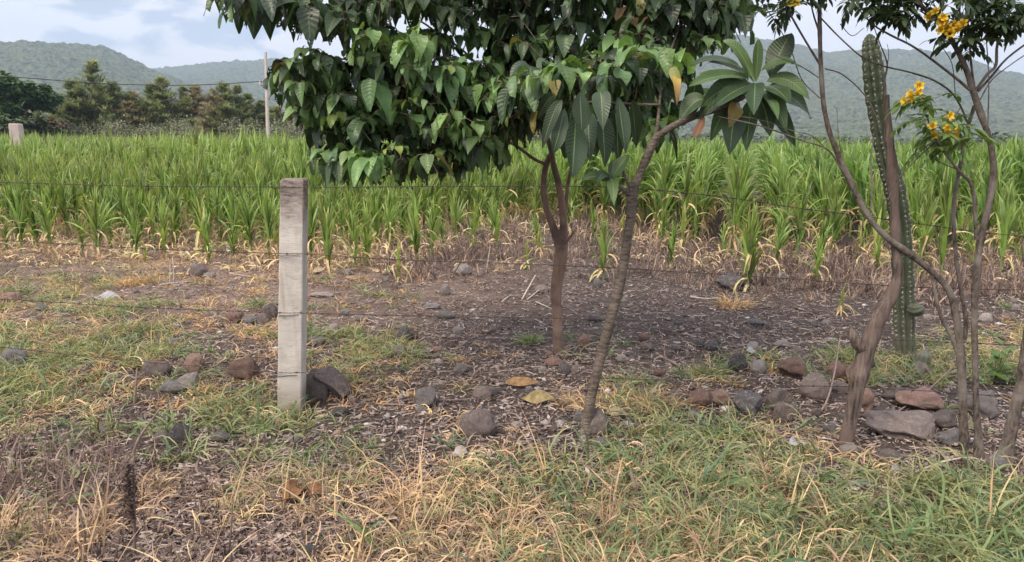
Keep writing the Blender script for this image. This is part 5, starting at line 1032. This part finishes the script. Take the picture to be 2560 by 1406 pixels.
for b_ in ([(2049, 160, YA, 5), (2018, 110, YA, 4), (1988, 58, YA, 4), (1970, 20, YA, 3), (1950, -60, YA, 2)], [(2048, 80, YA, 4), (2032, 30, YA, 3), (2018, -40, YA, 3)], [(2050, 246, YA, 2.5), (2005, 200, YA, 2), (1975, 120, YA-.05, 2), (1935, 50, YA-.05, 1.6), (1898, 0, YA-.1, 1.5)],
           [(2050, 196, YA, 2.5), (2000, 165, YA, 2), (1950, 145, YA-.1, 1.6), (1895, 118, YA-.1, 1.4)], [(2047, 40, YA, 3), (2100, 95, YA, 3), (2155, 143, YA, 3), (2205, 165, YA, 3), (2270, 180, YA, 3), (2338, 203, YA, 3.5), (2386, 240, YA, 4), (2415, 295, YA+.03, 4)],
           [(2063, 172, YA, 3), (2107, 187, YA, 2.5), (2159, 235, YA, 2.5), (2190, 290, YA, 2), (2198, 330, YA, 1.5)], [(2108, 432, YA, 4), (2070, 375, YA-.02, 3.5), (2000, 350, YA-.04, 3), (1900, 315, YA-.05, 2.5), (1795, 292, YA-.1, 2)], [(2065, 372, YA, 2), (2030, 340, YA, 1.8), (1990, 330, YA, 1.5)],
           [(2398, 900, YA, 9), (2383, 850, YA, 9), (2352, 790, YA, 7), (2335, 715, YA, 6), (2325, 650, YA, 4)], [(2412, 850, YA+.02, 9), (2415, 800, YA+.03, 9), (2402, 720, YA+.03, 8), (2388, 620, YA+.03, 8), (2384, 520, YA+.03, 8), (2396, 440, YA+.03, 7), (2414, 340, YA+.03, 7), (2436, 265, YA+.03, 7)],
           [(2175, 540, YA, 3), (2180, 470, YA-.03, 3), (2178, 400, YA-.03, 3), (2186, 330, YA-.03, 2)], [(2105, 400, YA, 2), (2096, 340, YA, 1.5), (2092, 270, YA, 1)], [(1990, 330, YA-.1, 1.5), (1900, 300, YA-.1, 1.2), (1840, 290, YA-.1, 1)], [(2100, 60, YA, 1.8), (2130, 90, YA, 1.6), (2160, 70, YA, 1.3)]):
    limb(t1, 'branch', b_, 'brownbark', 7, .12, .3, 4)
mb = MB(); foliage(mb, [(1975, 20, 34, 24, YA, 7), (2020, -10, 40, 18, YA, 5), (1950, -40, 80, 30, YA, 10), (2070, -60, 60, 30, YA, 8)], TD); mb.build('crown', M['small'], t1); flowers(t1, [(1986, 8, 7)], YA)
YB = G(2445, 1150)[1]
t2 = empty('yellow_flowered_shrub', tuple(G(2445, 1150)), 'upright forked shrub with narrow leaflets and yellow trumpet flowers at the right', 'shrub', 'spindly shrubs by the fence on the right')
limb(t2, 'trunk', [(2447, 1165, YB, 22), (2446, 1100, YB, 15), (2440, 1000, YB, 12), (2438, 900, YB, 12), (2436, 800, YB, 13), (2440, 700, YB, 14), (2452, 600, YB, 14), (2470, 520, YB, 13), (2484, 430, YB, 12), (2474, 350, YB, 11), (2450, 280, YB, 11), (2432, 225, YB, 13)], 'brownbark', 12, .14, .5)
for b_ in ([(2430, 225, YB, 12), (2418, 180, YB, 11), (2390, 120, YB, 9), (2350, 60, YB, 9), (2290, 0, YB, 8), (2230, -80, YB, 6)], [(2424, 224, YB, 6), (2370, 180, YB, 5), (2288, 120, YB, 4), (2230, 90, YB, 4), (2178, 58, YB, 3), (2120, -10, YB, 2)],
           [(2440, 225, YB, 6), (2470, 185, YB, 6), (2490, 163, YB, 6), (2494, 108, YB, 5), (2522, 50, YB, 4), (2520, -30, YB, 3)], [(2446, 228, YB, 5), (2480, 190, YB+.03, 5), (2513, 151, YB+.03, 4), (2557, 116, YB+.03, 4), (2640, 60, YB, 3)],
           [(2450, 250, YB, 2.5), (2480, 200, YB, 2.5), (2530, 160, YB, 2), (2590, 120, YB, 2)], [(2436, 220, YB, 5), (2428, 160, YB, 4), (2420, 80, YB, 3), (2395, 20, YB, 3)], [(2470, 310, YB, 2.5), (2472, 200, YB, 2), (2466, 100, YB, 2), (2460, 20, YB, 1.5)],
           [(2441, 600, YB-.02, 8), (2438, 540, YB-.03, 8), (2430, 465, YB-.03, 7), (2395, 425, YB-.03, 6), (2360, 380, YB-.04, 5), (2342, 358, YB-.04, 5)], [(2395, 425, YB-.03, 2), (2340, 400, YB, 2), (2310, 362, YB, 2)], [(2338, 355, YB, 2.5), (2290, 400, YB, 2.2), (2240, 455, YB, 2), (2220, 500, YB, 1.5)],
           [(2388, 235, YB, 2), (2380, 160, YB, 1.6), (2352, 110, YB, 1.4), (2358, 80, YB, 1)], [(2290, 122, YB, 1.5), (2270, 110, YB, 1.2), (2262, 85, YB, 1)], [(2343, 358, YB-.04, 3), (2320, 300, YB-.04, 3), (2300, 250, YB-.05, 2)], [(2355, 372, YB-.04, 3), (2380, 310, YB-.02, 2.5), (2400, 270, YB-.02, 2)]):
    limb(t2, 'branch', b_, 'brownbark', 7, .12, .3, 4)
mb = MB(); foliage(mb, [(2310, 260, 34, 24, YB-.05, 7), (2335, 310, 50, 28, YB-.05, 11), (2390, 340, 55, 30, YB-.04, 10), (2350, 370, 50, 18, YB, 4)], TL)
foliage(mb, [(2190, 20, 55, 22, YB, 12), (2260, 10, 60, 26, YB, 14), (2240, 45, 30, 15, YB, 4), (2420, 60, 60, 45, YB, 13), (2460, 20, 60, 35, YB, 12), (2530, 30, 50, 40, YB, 12), (2430, 110, 40, 25, YB, 6), (2350, -30, 130, 25, YB, 20), (2480, 60, 60, 40, YB, 8), (2200, -50, 150, 40, YB, 20), (2500, -70, 150, 50, YB, 20), (2600, 40, 60, 60, YB, 10)], TD)
mb.build('crown', M['small'], t2); flowers(t2, [(2341, 46, 7), (2365, 62, 10), (2380, 66, 7), (2402, 62, 5), (2278, 232, 8), (2288, 250, 4), (2345, 328, 5), (2370, 332, 7), (2362, 318, 3)], YB)
YD = G(2512, 1160)[1]
t3 = empty('leaning_trunk', tuple(G(2512, 1160)), 'thick dark trunk leaning out of the right edge of the picture', 'tree trunk')
limb(t3, 'trunk', [(2498, 1180, YD, 34), (2520, 1110, YD, 26), (2545, 1000, YD, 24), (2568, 880, YD, 20), (2590, 740, YD, 17), (2620, 560, YD, 14), (2640, 300, YD, 10), (2650, 50, YD, 6)], 'brownbark', 14, .16, .5)
limb(t3, 'branch', [(2590, 740, YD, 8), (2560, 640, YD, 6), (2575, 500, YD, 4)], 'brownbark', 7)

# 4. dead wood fence post
g0 = G(2112, 1118); YW = g0[1]
dw = empty('dead_wood_post', tuple(g0), 'crooked dead wood post with a broken side stub and peeling bark', 'wooden post')
limb(dw, 'trunk', [(2108, 1140, YW, 26), (2118, 1090, YW, 29), (2135, 1010, YW, 30), (2150, 930, YW, 32), (2172, 860, YW, 34), (2200, 790, YW, 30), (2228, 740, YW, 26), (2246, 690, YW, 20), (2242, 640, YW, 19), (2238, 560, YW, 18), (2234, 480, YW, 19), (2228, 400, YW, 18), (2220, 320, YW, 15), (2214, 238, YW, 12)], 'deadwood', 18, .22, .5)
limb(dw, 'stub', [(2176, 915, YW+.03, 20), (2160, 880, YW+.0, 26), (2142, 855, YW-.01, 25), (2132, 838, YW-.01, 20), (2126, 816, YW-.01, 5)], 'deadwood', 12, .3)
limb(dw, 'branch', [(2214, 250, YW, 7), (2212, 200, YW, 4), (2218, 160, YW, 3), (2200, 110, YW, 2), (2182, 60, YW, 1.5)], 'brownbark', 7); limb(dw, 'branch', [(2218, 165, YW, 2), (2222, 135, YW, 1.2), (2218, 110, YW, .8)], 'brownbark', 5)

# 5. column cactus
g0 = G(2262, 905); YK = g0[1]
ck = empty('column_cactus', tuple(g0), 'tall ribbed column cactus standing behind the dead wood post', 'cactus')
kp, kr = tpath([(2264, 915, YK, 25), (2262, 860, YK, 30), (2259, 760, YK, 31), (2256, 660, YK, 30), (2250, 560, YK, 28), (2236, 470, YK, 29), (2215, 390, YK, 27), (2200, 310, YK, 26), (2190, 240, YK, 29), (2184, 180, YK, 29), (2178, 130, YK, 25), (2175, 105, YK, 20), (2174, 90, YK, 10), (2174, 85, YK, 2)])
m, nt_, b, out = mat('cactus_skin'); cactus_m = m
g = N(nt_, 'ShaderNodeNewGeometry'); n1 = N(nt_, 'ShaderNodeTexNoise', i_Scale=7.0, i_Detail=6.0); L(nt_, g.outputs['Position'], n1.inputs[0])
spz = N(nt_, 'ShaderNodeSeparateXYZ'); L(nt_, g.outputs['Position'], spz.inputs[0])
c = mixc(nt_, ramp(nt_, n1.outputs[0], [(.35, 0.), (.7, 1.)]), (.030, .045, .022), (.055, .072, .038))
c = mixc(nt_, ramp(nt_, math_n(nt_, 'ADD', math_n(nt_, 'MULTIPLY', spz.outputs[2], .55), math_n(nt_, 'MULTIPLY', n1.outputs[0], .5)), [(.30, .65), (.62, 0.)]), c, (.16, .155, .12))
L(nt_, c, b.inputs['Base Color']); b.inputs['Roughness'].default_value = .6
mb = MB(); pts, rad = catmull(kp, kr, 10); rad = rad*.70; tube(mb, pts, rad*(1+.05*np.sin(np.arange(len(rad))*1.3)), 90, k=1, ribs=9, ribd=.2); mb.build('stem', cactus_m, ck)
# areoles with spines along the ribs
mb = MB(); tan = np.gradient(pts, axis=0); tan /= np.linalg.norm(tan, axis=1, keepdims=True); ref = np.array([0, 1., 0]); s = np.cross(ref, tan[0]); s /= np.linalg.norm(s); A = []
for i_ in range(len(pts)): s = s-tan[i_]*(s@tan[i_]); s /= np.linalg.norm(s); A.append(s.copy())
ln = np.concatenate([[0], np.cumsum(np.linalg.norm(np.diff(pts, axis=0), axis=1))])
for rb in range(9):
    th = rb*2*math.pi/9
    for d0 in np.arange(.25, ln[-1]-.02, .036):
        i_ = min(np.searchsorted(ln, d0), len(pts)-1); a = A[i_]; b2 = np.cross(tan[i_], a); rdir = a*math.cos(th)+b2*math.sin(th)
        p0 = np.array([np.interp(d0, ln, pts[:, k]) for k in range(3)])+rdir*np.interp(d0, ln, rad)*1.19
        tube(mb, [p0-rdir*.004, p0+rdir*.003], [.0048, .0025], 6, col=(.36, .34, .28), k=1)
        for _ in range(5):
            d = rdir+rng.normal(size=3)*.8; d /= np.linalg.norm(d); tube(mb, [p0, p0+d*.016], [.0011, .0004], 3, col=(.55, .52, .45), k=1, cap=False)
mb.build('spines', leaf_mat('spine', .7, 0, nscale=50, nvar=.2), ck)
kb, kbr = tpath([(2275, 770, YK-.08, 12), (2290, 775, YK-.12, 16), (2302, 772, YK-.14, 14), (2310, 768, YK-.15, 4)]); mb = MB(); tube(mb, kb, kbr, 40, k=5, ribs=7, ribd=.12); mb.build('side_shoot', cactus_m, ck)
g1 = G(2305, 925); ck2 = empty('small_cactus', tuple(g1), 'small dark ribbed cactus segment at the foot of the column cactus', 'cactus')
p_, r_ = tpath([(2300, 930, g1[1], 10), (2304, 908, g1[1], 18), (2309, 888, g1[1], 17), (2312, 874, g1[1], 5)]); mb = MB(); tube(mb, p_, r_, 56, k=5, ribs=8, ribd=.14); mb.build('stem', cactus_m, ck2)

# broad-leaved weed at the right
g1 = G(2490, 960); mb = MB()
for q in range(26):
    a = rnd.random()*6.28; h = rnd.uniform(.03, .28); b0 = g1+np.array([rnd.uniform(-.05, .05), rnd.uniform(-.05, .05), h]); d = np.array([math.cos(a), math.sin(a), rnd.uniform(-.3, .4)])
    one_leaf(mb, b0, b0+d*rnd.uniform(.05, .09), .025, (0, -.3, 1), .008, 5, np.array(rnd.choice([(.16, .25, .05), (.12, .20, .05)])), prof='big'); tube(mb, [g1, (g1+b0)/2+[0, 0, .02], b0], [.003, .002, .0015], 4, col=(.15, .2, .06), k=2)
tag(mb.build('leafy_weed', M['small']), 'light green broad leaved weed behind the upright right stem', 'weed')

# ------------------------------------------------------------------ air
mb = MB(); box(mb, (-4500, -60, -4), (4500, 3500, 345))
hm = bpy.data.materials.new('haze'); hm.use_nodes = True; nt = hm.node_tree; nt.nodes.clear()
pv = N(nt, 'ShaderNodeVolumePrincipled'); pv.inputs['Color'].default_value = (.66, .82, 1, 1); pv.inputs['Density'].default_value = .00029; pv.inputs['Anisotropy'].default_value = .1
oo = N(nt, 'ShaderNodeOutputMaterial'); L(nt, pv.outputs[0], oo.inputs['Volume'])
tag(mb.build('haze', hm, smooth=False), kind='stuff')
